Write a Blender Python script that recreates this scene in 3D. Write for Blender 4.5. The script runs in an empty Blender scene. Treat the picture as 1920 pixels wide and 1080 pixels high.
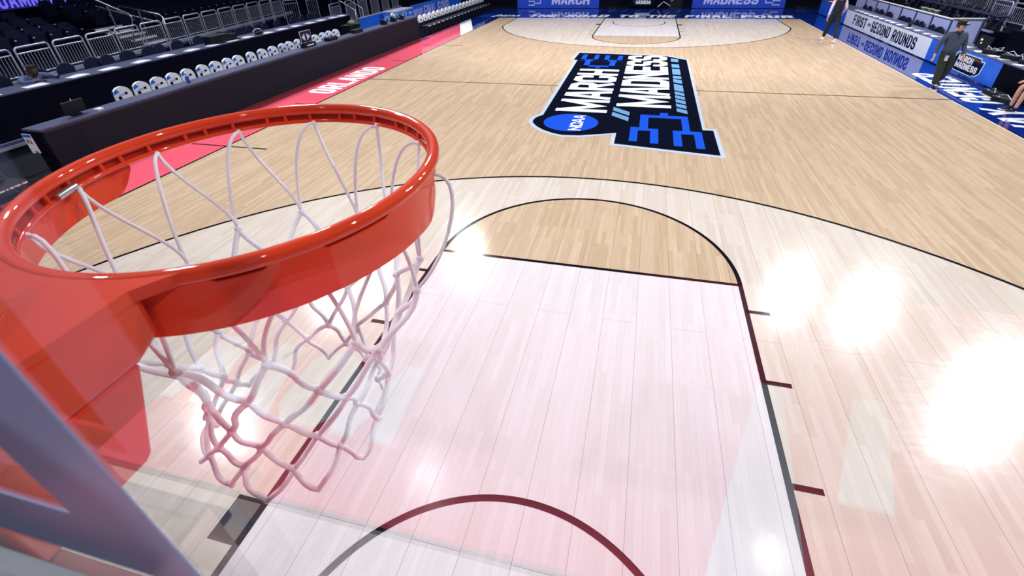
import bpy, bmesh, math, random
from mathutils import Vector, Matrix
random.seed(7)
sc = bpy.context.scene
COL = sc.collection
PI = math.pi

# ------------------------------------------------------------------ camera
cd = bpy.data.cameras.new('camera'); cam = bpy.data.objects.new('camera', cd); COL.objects.link(cam)
sc.camera = cam
FPX, PCX, PCY = 868.785, 980.39, 465.38
cd.sensor_fit = 'HORIZONTAL'; cd.sensor_width = 36.0
cd.lens = FPX*36/1920
cd.shift_x = -(PCX-960)/1920; cd.shift_y = (PCY-540)/1920
cd.clip_start = 0.005; cd.clip_end = 200
RC = ((0.9715262862618856, 0.23575059948305493, -0.023629006443943987),
      (0.10927823227990306, -0.5343438526955022, -0.8381735590163282),
      (-0.21022593334773731, 0.811725508979297, -0.5448915075665519))
CP = Vector((0.46890718, 1.15033822, 3.27266269))
m = Matrix(((RC[0][0], -RC[1][0], -RC[2][0]), (RC[0][1], -RC[1][1], -RC[2][1]), (RC[0][2], -RC[1][2], -RC[2][2]))).to_4x4()
m.translation = CP
cam.matrix_world = m
cd.dof.use_dof = True; cd.dof.focus_distance = 1.7; cd.dof.aperture_fstop = 9.0

def in_view(p, pad=15):
    d = Vector(p)-CP
    x, y, z = [sum(RC[i][k]*d[k] for k in range(3)) for i in range(3)]
    if z <= 0: return False
    u = PCX+FPX*x/z; v = PCY+FPX*y/z
    return -pad < u < 1920+pad and -pad < v < 1080+pad

# ------------------------------------------------------------------ world, lights, exposure
w = bpy.data.worlds.new('arena_dim'); sc.world = w; w.use_nodes = True
w.node_tree.nodes['Background'].inputs[0].default_value = (0.13, 0.18, 0.55, 1)
w.node_tree.nodes['Background'].inputs[1].default_value = 0.045
sc.view_settings.view_transform = 'Standard'; sc.view_settings.look = 'None'
sc.view_settings.gamma = 1.0; sc.view_settings.use_curve_mapping = False
sc.view_settings.exposure = 0.30

def spot(name, loc, aim, power, half=26, radius=0.55, color=(0.95, 0.97, 1.0), blend=0.5):
    l = bpy.data.lights.new(name, 'SPOT'); l.energy = power; l.spot_size = math.radians(half*2); l.spot_blend = blend
    l.shadow_soft_size = radius; l.color = color
    o = bpy.data.objects.new(name, l); COL.objects.link(o); o.location = loc
    o.rotation_euler = (Vector(aim)-Vector(loc)).to_track_quat('-Z', 'Y').to_euler()
    return o
LAMPS = [((14.6, 36.5, 22), (1, 12, 0)), ((20, 35.5, 22), (3, 16, 0)), ((25.1, 28.8, 22), (1, 8, 0)), ((22.3, 24.8, 22), (0, 4, 0)),
         ((-14.3, 36.8, 22), (-1, 12, 0)), ((-21.7, 31.2, 22), (-2, 16, 0)), ((-23.8, 27.6, 22), (0, 8, 0)), ((-23.1, 14.6, 22), (0, 3, 0)),
         ((-20, 2, 22), (0, 9, 0)), ((20, 3, 22), (0, 8, 0)), ((-16, -8, 22), (0, 22, 0)), ((16, -8, 22), (0, 22, 0)),
         ((18, 14, 22), (0, 25, 0)), ((-18, 18, 22), (0, 26, 0)), ((-9, -12, 22), (2, 6, 0)), ((9, -12, 22), (-1, 6, 0)), ((0, 6, 24), (0, 30, 0))]
for i, (p, a) in enumerate(LAMPS):
    spot('arena_spotlight', p, a, 5000 if i in (14, 15) else 7200 if i < 8 else 11000 if i in (12, 13, 16) else 7400, radius=.85 if i < 8 else .55)

# ------------------------------------------------------------------ materials
def new_mat(name):
    mt = bpy.data.materials.new(name); mt.use_nodes = True
    return mt, mt.node_tree, mt.node_tree.nodes['Principled BSDF']
def mat(name, col, rough=0.5, metal=0.0, coat=0.0, coat_rough=0.1, noise=0.0, nscale=20, spec=None, emit=None, estr=0):
    mt, nt, b = new_mat(name)
    b.inputs['Base Color'].default_value = (*col, 1); b.inputs['Roughness'].default_value = rough
    b.inputs['Metallic'].default_value = metal; b.inputs['Coat Weight'].default_value = coat; b.inputs['Coat Roughness'].default_value = coat_rough
    if spec is not None: b.inputs['Specular IOR Level'].default_value = spec
    if emit: b.inputs['Emission Color'].default_value = (*emit, 1); b.inputs['Emission Strength'].default_value = estr
    if noise:
        tc = nt.nodes.new('ShaderNodeTexCoord'); n = nt.nodes.new('ShaderNodeTexNoise'); n.inputs['Scale'].default_value = nscale
        mx = nt.nodes.new('ShaderNodeMix'); mx.data_type = 'RGBA'
        mx.inputs[6].default_value = (*[c*(1-noise) for c in col], 1); mx.inputs[7].default_value = (*[min(1, c*(1+noise)) for c in col], 1)
        nt.links.new(tc.outputs['Object'], n.inputs['Vector']); nt.links.new(n.outputs['Fac'], mx.inputs[0]); nt.links.new(mx.outputs[2], b.inputs['Base Color'])
    return mt
def wood(name, c1, c2, seam, grain=0.10):
    mt, nt, b = new_mat(name)
    N = nt.nodes; L = nt.links
    tc = N.new('ShaderNodeTexCoord'); sep = N.new('ShaderNodeSeparateXYZ'); cmb = N.new('ShaderNodeCombineXYZ')
    L.new(tc.outputs['Object'], sep.inputs[0]); L.new(sep.outputs['Y'], cmb.inputs['X']); L.new(sep.outputs['X'], cmb.inputs['Y'])
    def brick(bw, rh, ms, off):
        t = N.new('ShaderNodeTexBrick'); t.offset = off; t.offset_frequency = 2; t.squash = 1.0
        t.inputs['Scale'].default_value = 1.0; t.inputs['Brick Width'].default_value = bw; t.inputs['Row Height'].default_value = rh
        t.inputs['Mortar Size'].default_value = ms; t.inputs['Mortar Smooth'].default_value = 0.1; t.inputs['Bias'].default_value = 0.0
        L.new(cmb.outputs[0], t.inputs['Vector']); return t
    t1 = brick(0.83, 0.057, 0.0006, 0.37)
    t1.inputs['Color1'].default_value = (*c1, 1); t1.inputs['Color2'].default_value = (*c2, 1)
    t1.inputs['Mortar'].default_value = (*[0.72*x for x in c1], 1)
    t2 = brick(4.88, 0.342, 0.0020, 0.5)
    t2.inputs['Color1'].default_value = (1, 1, 1, 1); t2.inputs['Color2'].default_value = (0.98, 0.978, 0.975, 1); t2.inputs['Mortar'].default_value = (*seam, 1)
    nz = N.new('ShaderNodeTexNoise'); mp = N.new('ShaderNodeMapping'); mp.inputs['Scale'].default_value = (38, 1.6, 1)
    L.new(tc.outputs['Object'], mp.inputs[0]); L.new(mp.outputs[0], nz.inputs['Vector']); nz.inputs['Scale'].default_value = 1.5; nz.inputs['Detail'].default_value = 6
    mr = N.new('ShaderNodeMapRange'); mr.inputs[1].default_value = 0.3; mr.inputs[2].default_value = 0.7; mr.inputs[3].default_value = 1-grain; mr.inputs[4].default_value = 1+grain*0.6
    L.new(nz.outputs['Fac'], mr.inputs[0])
    nb = N.new('ShaderNodeTexNoise'); mb = N.new('ShaderNodeMapping'); mb.inputs['Scale'].default_value = (0.8, 0.35, 1); L.new(tc.outputs['Object'], mb.inputs[0]); L.new(mb.outputs[0], nb.inputs['Vector']); nb.inputs['Scale'].default_value = 1.0
    m1 = N.new('ShaderNodeMix'); m1.data_type = 'RGBA'; m1.blend_type = 'MULTIPLY'; m1.inputs[0].default_value = 1
    L.new(t1.outputs['Color'], m1.inputs[6]); L.new(t2.outputs['Color'], m1.inputs[7])
    m2 = N.new('ShaderNodeMix'); m2.data_type = 'RGBA'; m2.blend_type = 'MULTIPLY'; m2.inputs[0].default_value = 1
    L.new(m1.outputs[2], m2.inputs[6]); L.new(mr.outputs[0], m2.inputs[7])
    L.new(m2.outputs[2], b.inputs['Base Color'])
    # scuffed varnish
    sc_ = N.new('ShaderNodeTexNoise'); ms_ = N.new('ShaderNodeMapping'); ms_.inputs['Scale'].default_value = (2.0, 9, 1); L.new(tc.outputs['Object'], ms_.inputs[0]); L.new(ms_.outputs[0], sc_.inputs['Vector'])
    sc_.inputs['Scale'].default_value = 3; sc_.inputs['Detail'].default_value = 5
    r2 = N.new('ShaderNodeMapRange'); r2.inputs[3].default_value = 0.08; r2.inputs[4].default_value = 0.22; L.new(sc_.outputs['Fac'], r2.inputs[0])
    b.inputs['Roughness'].default_value = 0.6; b.inputs['Specular IOR Level'].default_value = 0.0
    b.inputs['Coat Weight'].default_value = 0.7; L.new(r2.outputs[0], b.inputs['Coat Roughness'])
    return mt
def paint(name, col, rough=0.075, coat=1.0):
    mt, nt, b = new_mat(name)
    N = nt.nodes; L = nt.links
    b.inputs['Base Color'].default_value = (*col, 1); b.inputs['Roughness'].default_value = 0.6; b.inputs['Specular IOR Level'].default_value = 0.0
    b.inputs['Coat Weight'].default_value = coat; b.inputs['Coat Roughness'].default_value = rough
    return mt
M = {}
M['wood'] = wood('maple_floor', (0.66, 0.485, 0.34), (0.56, 0.395, 0.26), (0.55, 0.42, 0.32))
M['wood_pale'] = wood('whitewashed_maple', (0.74, 0.64, 0.57), (0.66, 0.55, 0.47), (0.6, 0.52, 0.5), 0.05)
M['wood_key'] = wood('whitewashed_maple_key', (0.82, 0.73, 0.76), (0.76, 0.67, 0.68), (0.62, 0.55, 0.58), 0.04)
M['line'] = paint('black_line_paint', (0.006, 0.006, 0.009), 0.10)
M['red'] = paint('red_apron_paint', (0.94, 0.125, 0.19), 0.10)
M['red_dark'] = paint('dark_red_border_paint', (0.34, 0.035, 0.06), 0.10)
M['blue'] = paint('blue_apron_paint', (0.004, 0.022, 0.22), 0.035)
M['blue_mid'] = paint('mid_blue_apron_paint', (0.012, 0.06, 0.42), 0.035)
M['white_paint'] = paint('white_floor_paint', (0.86, 0.88, 0.93), 0.10, 0.4)
M['silver_paint'] = paint('silver_logo_border', (0.60, 0.66, 0.80), 0.10)
M['logo_black'] = paint('logo_black_paint', (0.004, 0.005, 0.014), 0.08)
M['logo_blue'] = paint('logo_blue_paint', (0.015, 0.10, 0.75), 0.10)
M['logo_light'] = paint('logo_light_blue_paint', (0.19, 0.40, 0.68), 0.10)
M['ghost'] = paint('ghost_line_paint', (0.32, 0.26, 0.22), 0.1)
M['concrete'] = mat('dark_arena_floor', (0.005, 0.006, 0.011), 0.7, noise=0.2, nscale=3, spec=0.08)
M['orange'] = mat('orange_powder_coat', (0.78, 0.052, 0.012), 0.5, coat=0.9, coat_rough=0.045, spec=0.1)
M['orange_dark'] = mat('orange_recess_shade', (0.50, 0.035, 0.015), 0.5, coat=0.15, spec=0.1)  # darker rim orange, recess shade behind the slots put into the colour
M['steel'] = mat('brushed_steel', (0.62, 0.64, 0.68), 0.3, 1.0)
M['zinc'] = mat('galvanised_tube', (0.60, 0.62, 0.80), 0.35, 0.55)
M['rope'] = mat('white_nylon_cord', (0.90, 0.88, 0.97), 0.6, noise=0.08, nscale=400)
M['black'] = mat('black_cloth', (0.0025, 0.003, 0.010), 0.9, spec=0.05, noise=0.4, nscale=8)
M['black_plastic'] = mat('black_plastic', (0.006, 0.007, 0.012), 0.55, spec=0.2)
M['navy_seat'] = mat('navy_seat_fabric', (0.006, 0.010, 0.045), 0.75, spec=0.25, noise=0.25, nscale=30)
M['deck_navy'] = mat('dark_navy_deck', (0.003, 0.005, 0.018), 0.8, spec=0.1)
M['grey_top'] = mat('grey_table_top', (0.060, 0.068, 0.14), 0.6, spec=0.2, noise=0.2, nscale=6)
M['dark_metal'] = mat('dark_metal', (0.03, 0.033, 0.05), 0.4, 0.5)
M['led_off'] = mat('unlit_display_panel', (0.012, 0.012, 0.021), 0.8, spec=0.15, noise=0.08, nscale=50)
M['led_navy'] = mat('navy_cabinet_panel', (0.006, 0.008, 0.020), 0.6, spec=0.15)
M['white_cloth'] = mat('white_cover_cloth', (0.82, 0.83, 0.92), 0.8)
M['paper'] = mat('white_paper', (0.85, 0.86, 0.92), 0.7)
M['banner_blue'] = mat('blue_banner_vinyl', (0.006, 0.05, 0.50), 0.5, noise=0.25, nscale=1.2)
M['banner_blue2'] = mat('bright_blue_banner_vinyl', (0.01, 0.13, 0.85), 0.5, noise=0.35, nscale=2.2)
M['banner_white'] = mat('white_banner_vinyl', (0.80, 0.82, 0.95), 0.5)
M['lilac'] = mat('lilac_banner_print', (0.48, 0.48, 0.88), 0.5)
M['partition'] = mat('pale_lavender_partition', (0.50, 0.54, 0.95), 0.6)
M['partition_frame'] = mat('slate_partition_frame', (0.05, 0.065, 0.15), 0.5)
M['cooler'] = mat('bright_blue_plastic', (0.03, 0.22, 0.80), 0.4)
M['green'] = mat('olive_green_plastic', (0.14, 0.18, 0.09), 0.6)
M['skin'] = mat('light_skin', (0.62, 0.33, 0.25), 0.5)
M['skin_dark'] = mat('dark_skin', (0.05, 0.022, 0.016), 0.5)
M['hair_brown'] = mat('brown_hair', (0.05, 0.03, 0.02), 0.6)
M['hair_fair'] = mat('fair_hair', (0.30, 0.22, 0.12), 0.6)
M['grey_knit'] = mat('grey_blue_knit', (0.055, 0.070, 0.115), 0.9, noise=0.2, nscale=60)
M['olive'] = mat('dark_olive_trouser_cloth', (0.020, 0.026, 0.024), 0.9)
M['vest'] = mat('black_vest_cloth', (0.005, 0.006, 0.014), 0.85)
M['pink_shirt'] = mat('pale_pink_shirt_cloth', (0.72, 0.58, 0.72), 0.8)
M['jacket_blue'] = mat('grey_blue_jacket_cloth', (0.10, 0.13, 0.30), 0.8)
M['chair_rim'] = mat('slate_chair_fabric', (0.022, 0.026, 0.060), 0.6)
M['yellow'] = mat('yellow_badge', (0.8, 0.8, 0.1), 0.5)
M['gold'] = mat('gold_lanyard', (0.55, 0.50, 0.25), 0.4)
M['screen'] = mat('ribbon_display', (0.01, 0.01, 0.05), 0.5, emit=(0.02, 0.04, 0.55), estr=0.25)
M['screen_text'] = mat('ribbon_display_lit_letters', (0.1, 0.08, 0.4), 0.5, emit=(0.20, 0.14, 0.95), estr=0.9)
M['red_led'] = mat('red_indicator', (0.8, 0.05, 0.05), 0.5, emit=(1, 0.1, 0.08), estr=1.5)
M['bottle'] = mat('blue_drink_bottle', (0.04, 0.06, 0.35), 0.2)
M['bottle_clear'] = mat('teal_clear_plastic', (0.12, 0.30, 0.32), 0.15)
M['white_line_glass'] = mat('white_backboard_line_unlit_tone', (0.29, 0.36, 0.60), 0.4)  # white paint toned down to blue-grey, its unlit back put into the colour
def glass():
    mt = bpy.data.materials.new('backboard_glass'); mt.use_nodes = True; nt = mt.node_tree; N = nt.nodes; L = nt.links
    N.remove(N['Principled BSDF']); out = N['Material Output']
    t = N.new('ShaderNodeBsdfTransparent'); t.inputs[0].default_value = (0.985, 0.99, 0.99, 1)
    g = N.new('ShaderNodeBsdfGlossy'); g.inputs['Roughness'].default_value = 0.0
    f = N.new('ShaderNodeFresnel'); ge = N.new('ShaderNodeNewGeometry'); mr = N.new('ShaderNodeMapRange')
    mr.inputs[3].default_value = 1.5; mr.inputs[4].default_value = 1/1.5; L.new(ge.outputs['Backfacing'], mr.inputs[0]); L.new(mr.outputs[0], f.inputs[0])
    mx = N.new('ShaderNodeMixShader'); L.new(f.outputs[0], mx.inputs[0]); L.new(t.outputs[0], mx.inputs[1]); L.new(g.outputs[0], mx.inputs[2]); L.new(mx.outputs[0], out.inputs[0])
    return mt
M['glass'] = glass()

# ------------------------------------------------------------------ mesh helpers
class MB:
    def __init__(s): s.v = []; s.f = []; s.m = []; s.s = []; s.mats = []
    def mi(s, name):
        if name not in s.mats: s.mats.append(name)
        return s.mats.index(name)
    def add(s, vs, fs, mt, smooth=False):
        o = len(s.v); s.v += [tuple(v) for v in vs]; k = s.mi(mt)
        for f in fs: s.f.append([o+i for i in f]); s.m.append(k); s.s.append(smooth)
    def box(s, c, d, mt, rz=0, rx=0, ry=0):
        R = Matrix.Rotation(rz, 3, 'Z') @ Matrix.Rotation(ry, 3, 'Y') @ Matrix.Rotation(rx, 3, 'X')
        vs = [Vector(c)+R @ Vector((x*d[0]/2, y*d[1]/2, z*d[2]/2)) for x in (-1, 1) for y in (-1, 1) for z in (-1, 1)]
        s.add(vs, [(0, 1, 3, 2), (4, 6, 7, 5), (0, 4, 5, 1), (2, 3, 7, 6), (0, 2, 6, 4), (1, 5, 7, 3)], mt)
    def bbox(s, a, b, mt):
        s.box([(a[i]+b[i])/2 for i in range(3)], [abs(b[i]-a[i]) for i in range(3)], mt)
    def rbox(s, c, d, r, mt, axis=2, seg=3, R=None):
        # box rounded about one axis
        i, j = [(1, 2), (0, 2), (0, 1)][axis]
        pts = []
        for cx, cy, a0 in ((1, 1, 0), (-1, 1, PI/2), (-1, -1, PI), (1, -1, 1.5*PI)):
            for k in range(seg+1):
                a = a0+k*PI/2/seg; pts.append((cx*(d[i]/2-r)+r*math.cos(a), cy*(d[j]/2-r)+r*math.sin(a)))
        s.prism(pts, axis, c[axis]-d[axis]/2, c[axis]+d[axis]/2, mt, off=(c[i], c[j]))
    def prism(s, pts, axis, a, b, mt, off=(0, 0)):
        i, j = [(1, 2), (0, 2), (0, 1)][axis]
        vs = []
        for h in (a, b):
            for p in pts:
                v = [0, 0, 0]; v[i] = p[0]+off[0]; v[j] = p[1]+off[1]; v[axis] = h; vs.append(v)
        n = len(pts); fs = [list(range(n))[::-1], list(range(n, 2*n))]+[(k, (k+1) % n, n+(k+1) % n, n+k) for k in range(n)]
        s.add(vs, fs, mt)
    def flat(s, pts, z, mt): s.add([(p[0], p[1], z) for p in pts], [list(range(len(pts)))], mt)
    def tube(s, path, r, mt, n=8, closed=False, cap=True):
        P = [Vector(p) for p in path]; N = len(P); rs = r if isinstance(r, (list, tuple)) else [r]*N
        T = []
        for i in range(N):
            a = P[i-1] if (i > 0 or closed) else P[i]; b = P[(i+1) % N] if (i < N-1 or closed) else P[i]
            t = (b-a); T.append(t.normalized() if t.length > 1e-9 else Vector((0, 0, 1)))
        up = Vector((0, 0, 1)) if abs(T[0].z) < 0.9 else Vector((1, 0, 0))
        nrm = T[0].cross(up).normalized(); vs = []
        for i in range(N):
            nrm = (nrm-T[i]*nrm.dot(T[i])); nrm = nrm.normalized() if nrm.length > 1e-6 else T[i].orthogonal().normalized()
            bn = T[i].cross(nrm)
            for k in range(n):
                a = 2*PI*k/n; vs.append(P[i]+rs[i]*(math.cos(a)*nrm+math.sin(a)*bn))
        fs = []
        for i in range(N if closed else N-1):
            for k in range(n):
                j = (i+1) % N; fs.append((i*n+k, i*n+(k+1) % n, j*n+(k+1) % n, j*n+k))
        s.add(vs, fs, mt, True)
        if cap and not closed:
            s.add(vs[:n], [list(range(n))[::-1]], mt); s.add(vs[-n:], [list(range(n))], mt)
    def ball(s, c, r, mt, nu=10, nv=7):
        r = r if isinstance(r, (list, tuple)) else (r, r, r); vs = []; fs = []
        for i in range(nv+1):
            t = PI*i/nv
            for k in range(nu):
                a = 2*PI*k/nu; vs.append((c[0]+r[0]*math.sin(t)*math.cos(a), c[1]+r[1]*math.sin(t)*math.sin(a), c[2]+r[2]*math.cos(t)))
        for i in range(nv):
            for k in range(nu): fs.append((i*nu+k, (i+1)*nu+k, (i+1)*nu+(k+1) % nu, i*nu+(k+1) % nu))
        s.add(vs, fs, mt, True)
    def lathe(s, c, prof, mt, n=14, axis=2):
        vs = []; fs = []
        for r, h in prof:
            for k in range(n):
                a = 2*PI*k/n; v = [0, 0, 0]; i, j = [(1, 2), (0, 2), (0, 1)][axis]
                v[i] = r*math.cos(a); v[j] = r*math.sin(a); v[axis] = h; vs.append((c[0]+v[0], c[1]+v[1], c[2]+v[2]))
        for q in range(len(prof)-1):
            for k in range(n): fs.append((q*n+k, q*n+(k+1) % n, (q+1)*n+(k+1) % n, (q+1)*n+k))
        s.add(vs, fs, mt, True)
    def build(s, name, parent=None, bevel=0):
        me = bpy.data.meshes.new(name); me.from_pydata(s.v, [], s.f)
        for x in s.mats: me.materials.append(M[x])
        me.polygons.foreach_set('material_index', s.m); me.polygons.foreach_set('use_smooth', s.s); me.update()
        o = bpy.data.objects.new(name, me); COL.objects.link(o)
        if parent: o.parent = parent
        if bevel:
            bv = o.modifiers.new('bevel', 'BEVEL'); bv.width = bevel; bv.segments = 3; bv.limit_method = 'ANGLE'; bv.harden_normals = False
        return o
def tag(o, label=None, cat=None, group=None, kind=None):
    if label: o['label'] = label
    if cat: o['category'] = cat
    if group: o['group'] = group
    if kind: o['kind'] = kind
    return o
def empty(name, loc, rz, label, cat, group=None):
    o = bpy.data.objects.new(name, None); COL.objects.link(o); o.location = loc; o.rotation_euler = (0, 0, rz); o.empty_display_size = 0.1
    return tag(o, label, cat, group)
def dup(root, loc, rz, label, group=None):
    r = root.copy(); COL.objects.link(r); r.location = loc; r.rotation_euler = (0, 0, rz); r['label'] = label
    if group: r['group'] = group
    for ch in root.children:
        c = ch.copy(); COL.objects.link(c); c.parent = r
        for g in ch.children:
            d = g.copy(); COL.objects.link(d); d.parent = c
    return r
ORD = ['first', 'second', 'third', 'fourth', 'fifth', 'sixth', 'seventh', 'eighth', 'ninth', 'tenth', 'eleventh', 'twelfth', 'thirteenth', 'fourteenth',
       'fifteenth', 'sixteenth', 'seventeenth', 'eighteenth', 'nineteenth', 'twentieth', 'twenty-first', 'twenty-second', 'twenty-third', 'twenty-fourth', 'twenty-fifth',
       'twenty-sixth', 'twenty-seventh', 'twenty-eighth', 'twenty-ninth', 'thirtieth', 'thirty-first', 'thirty-second', 'thirty-third', 'thirty-fourth', 'thirty-fifth', 'thirty-sixth']

# ------------------------------------------------------------------ block lettering
def glyph(ch):
    c = 0.22; d = 0.13
    O = [(c, 0), (1-c, 0), (1, d), (1, 1-d), (1-c, 1), (c, 1), (0, 1-d), (0, d)]
    G = {'O': [(O, 1)], 'D': [([(0, 0), (1-c, 0), (1, d), (1, 1-d), (1-c, 1), (0, 1)], 1)],
         'C': [([(1, .3), (1, d), (1-c, 0), (c, 0), (0, d), (0, 1-d), (c, 1), (1-c, 1), (1, 1-d), (1, .7)], 0)],
         'R': [([(0, 0), (0, 1), (1-c, 1), (1, 1-d), (1, .58), (1-c, .46), (0, .46)], 0), ([(.5, .46), (1, 0)], 0)],
         'P': [([(0, 0), (0, 1), (1-c, 1), (1, 1-d), (1, .58), (1-c, .46), (0, .46)], 0)],
         'L': [([(0, 1), (0, 0), (1, 0)], 0)], 'A': [([(0, 0), (.38, 1), (.62, 1), (1, 0)], 0), ([(.15, .3), (.85, .3)], 0)],
         'N': [([(0, 0), (0, 1)], 0), ([(1, 0), (1, 1)], 0), ([(0, 1), (1, 0)], 0)],
         'M': [([(0, 0), (0, 1)], 0), ([(1, 0), (1, 1)], 0), ([(.02, 1), (.5, .15), (.98, 1)], 0)],
         'W': [([(0, 1), (.25, 0), (.5, .8), (.75, 0), (1, 1)], 0)],
         'H': [([(0, 0), (0, 1)], 0), ([(1, 0), (1, 1)], 0), ([(0, .5), (1, .5)], 0)],
         'E': [([(1, 0), (0, 0), (0, 1), (1, 1)], 0), ([(0, .5), (.85, .5)], 0)], 'F': [([(0, 0), (0, 1), (1, 1)], 0), ([(0, .5), (.85, .5)], 0)],
         'S': [([(0, .20), (0, d), (c, 0), (1-c, 0), (1, d), (1, .38), (1-c, .5), (c, .5), (0, .62), (0, 1-d), (c, 1), (1-c, 1), (1, 1-d), (1, .80)], 0)],
         'T': [([(.5, 0), (.5, 1)], 0), ([(-.05, 1), (1.05, 1)], 0)], 'I': [([(.5, 0), (.5, 1)], 0)],
         'U': [([(0, 1), (0, d), (c, 0), (1-c, 0), (1, d), (1, 1)], 0)], 'Y': [([(0, 1), (.5, .45), (1, 1)], 0), ([(.5, .5), (.5, 0)], 0)],
         'J': [([(1, 1), (1, d), (1-c, 0), (c, 0), (0, d), (0, .25)], 0)],
         'G': [([(.55, .45), (1, .45), (1, d), (1-c, 0), (c, 0), (0, d), (0, 1-d), (c, 1), (1-c, 1), (1, 1-d), (1, .72)], 0)],
         '1': [([(.2, .8), (.5, 1), (.5, 0)], 0)], '2': [([(0, .72), (0, 1-d), (c, 1), (1-c, 1), (1, 1-d), (1, .6), (0, .12), (0, 0), (1, 0)], 0)]}
    return G.get(ch, [])
def strokes(poly, t, closed):
    P = [Vector(p) for p in poly]; n = len(P); L = []; R = []
    # square caps
    if not closed:
        e = (P[1]-P[0]).normalized()*t/2; P[0] = P[0]-e; e = (P[-1]-P[-2]).normalized()*t/2; P[-1] = P[-1]+e
    for i in range(n):
        a = P[i-1] if (i > 0 or closed) else None; b = P[(i+1) % n] if (i < n-1 or closed) else None
        d1 = (P[i]-a).normalized() if a is not None else None; d2 = (b-P[i]).normalized() if b is not None else None
        if d1 is None: d1 = d2
        if d2 is None: d2 = d1
        n1 = Vector((-d1.y, d1.x)); n2 = Vector((-d2.y, d2.x)); mm = n1+n2
        if mm.length < 0.35: mm = n1*0.999
        mm.normalize(); k = t/2/max(0.45, mm.dot(n1))
        L.append(P[i]+mm*k); R.append(P[i]-mm*k)
    q = []
    for i in range(n if closed else n-1):
        j = (i+1) % n; q.append((R[i], R[j], L[j], L[i]))
    return q
WID = {'I': 0.42, 'M': 1.3, 'W': 1.35, ' ': 0.6}
def text(mb, s, org, du, dv, h, mt, w=0.5, t=0.17, gap=0.10, shear=0.0, off=None, length=None):
    """letters: org = baseline start, du reading direction, dv up direction; w, t, gap relative to h"""
    org = Vector(org); du = Vector(du).normalized(); dv = Vector(dv).normalized()
    total = sum(WID.get(c, 1)*w+gap for c in s)-gap
    k = (length/(total*h)) if length else 1.0
    x = 0; nrm = du.cross(dv); nq = 0
    for ch in s:
        cw = WID.get(ch, 1)*w
        for poly, cl in glyph(ch):
            tt = t if ch not in 'MNWA' else t*0.92
            pts = [((tt/2+p[0]*(cw-tt)), (tt/2+p[1]*(1-tt))) for p in poly]
            if ch == 'I': pts = [(cw/2, p[1]) for p in pts]
            for q in strokes(pts, tt, cl):
                q = [Vector((p.x, min(1, max(0, p.y)))) for p in q]
                nq = (nq+1) % 12
                mb.add([org+nrm*(nq*.00004)+du*((x+p.x)*k*h+shear*p.y*h)+dv*(p.y*h) for p in q], [(0, 1, 2, 3)], mt)
        x += cw+gap
    return x*h*k

# ================================================================== FLOOR
g = MB(); g.bbox((-40, -14, -0.32), (40, 48, -0.02), 'concrete'); tag(g.build('floor'), kind='structure')
W = 7.62; LC = 28.651; RA = 9.0; LA = -9.21
f = MB()
Z = [0.0, 0.0008, 0.0016, 0.0024, 0.0032]
f.bbox((-9.6, -3.4, -0.02), (10.0, 33.0, -0.004), 'line')
f.flat([(-W, 0), (W, 0), (W, LC), (-W, LC)], Z[0], 'wood')
def quad(x0, y0, x1, y1, z, mt): f.flat([(x0, y0), (x1, y0), (x1, y1), (x0, y1)], z, mt)
# aprons
quad(-9.6, 21.9, -W-.05, 33.0, Z[0], 'blue')
f.flat([(-8.86, -3.4), (-W-.05, -3.4), (-W-.05, 22.5), (-9.3, 26.8), (-9.3, 21.9), (-8.86, 21.9)], Z[1]*.5, 'red'); quad(-9.3, -3.4, -8.86, 21.9, Z[1]*.5, 'red_dark')
f.flat([(-W-.05, 22.5), (-W-.05, 24.2), (-9.3, 28.6), (-9.3, 26.8)], Z[1]*.5, 'white_paint')
quad(-W, -3.4, W, -.05, Z[0], 'red'); quad(W, -3.4, 9.0, -.05, Z[0], 'red')
quad(W+.05, -.05, 9.6, 33.0, Z[0], 'blue'); quad(-W, LC+.05, W+.05, 33.0, Z[0], 'blue')
quad(-9.1, LC+.2, -7.9, LC+1.5, Z[1], 'blue_mid')
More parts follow.
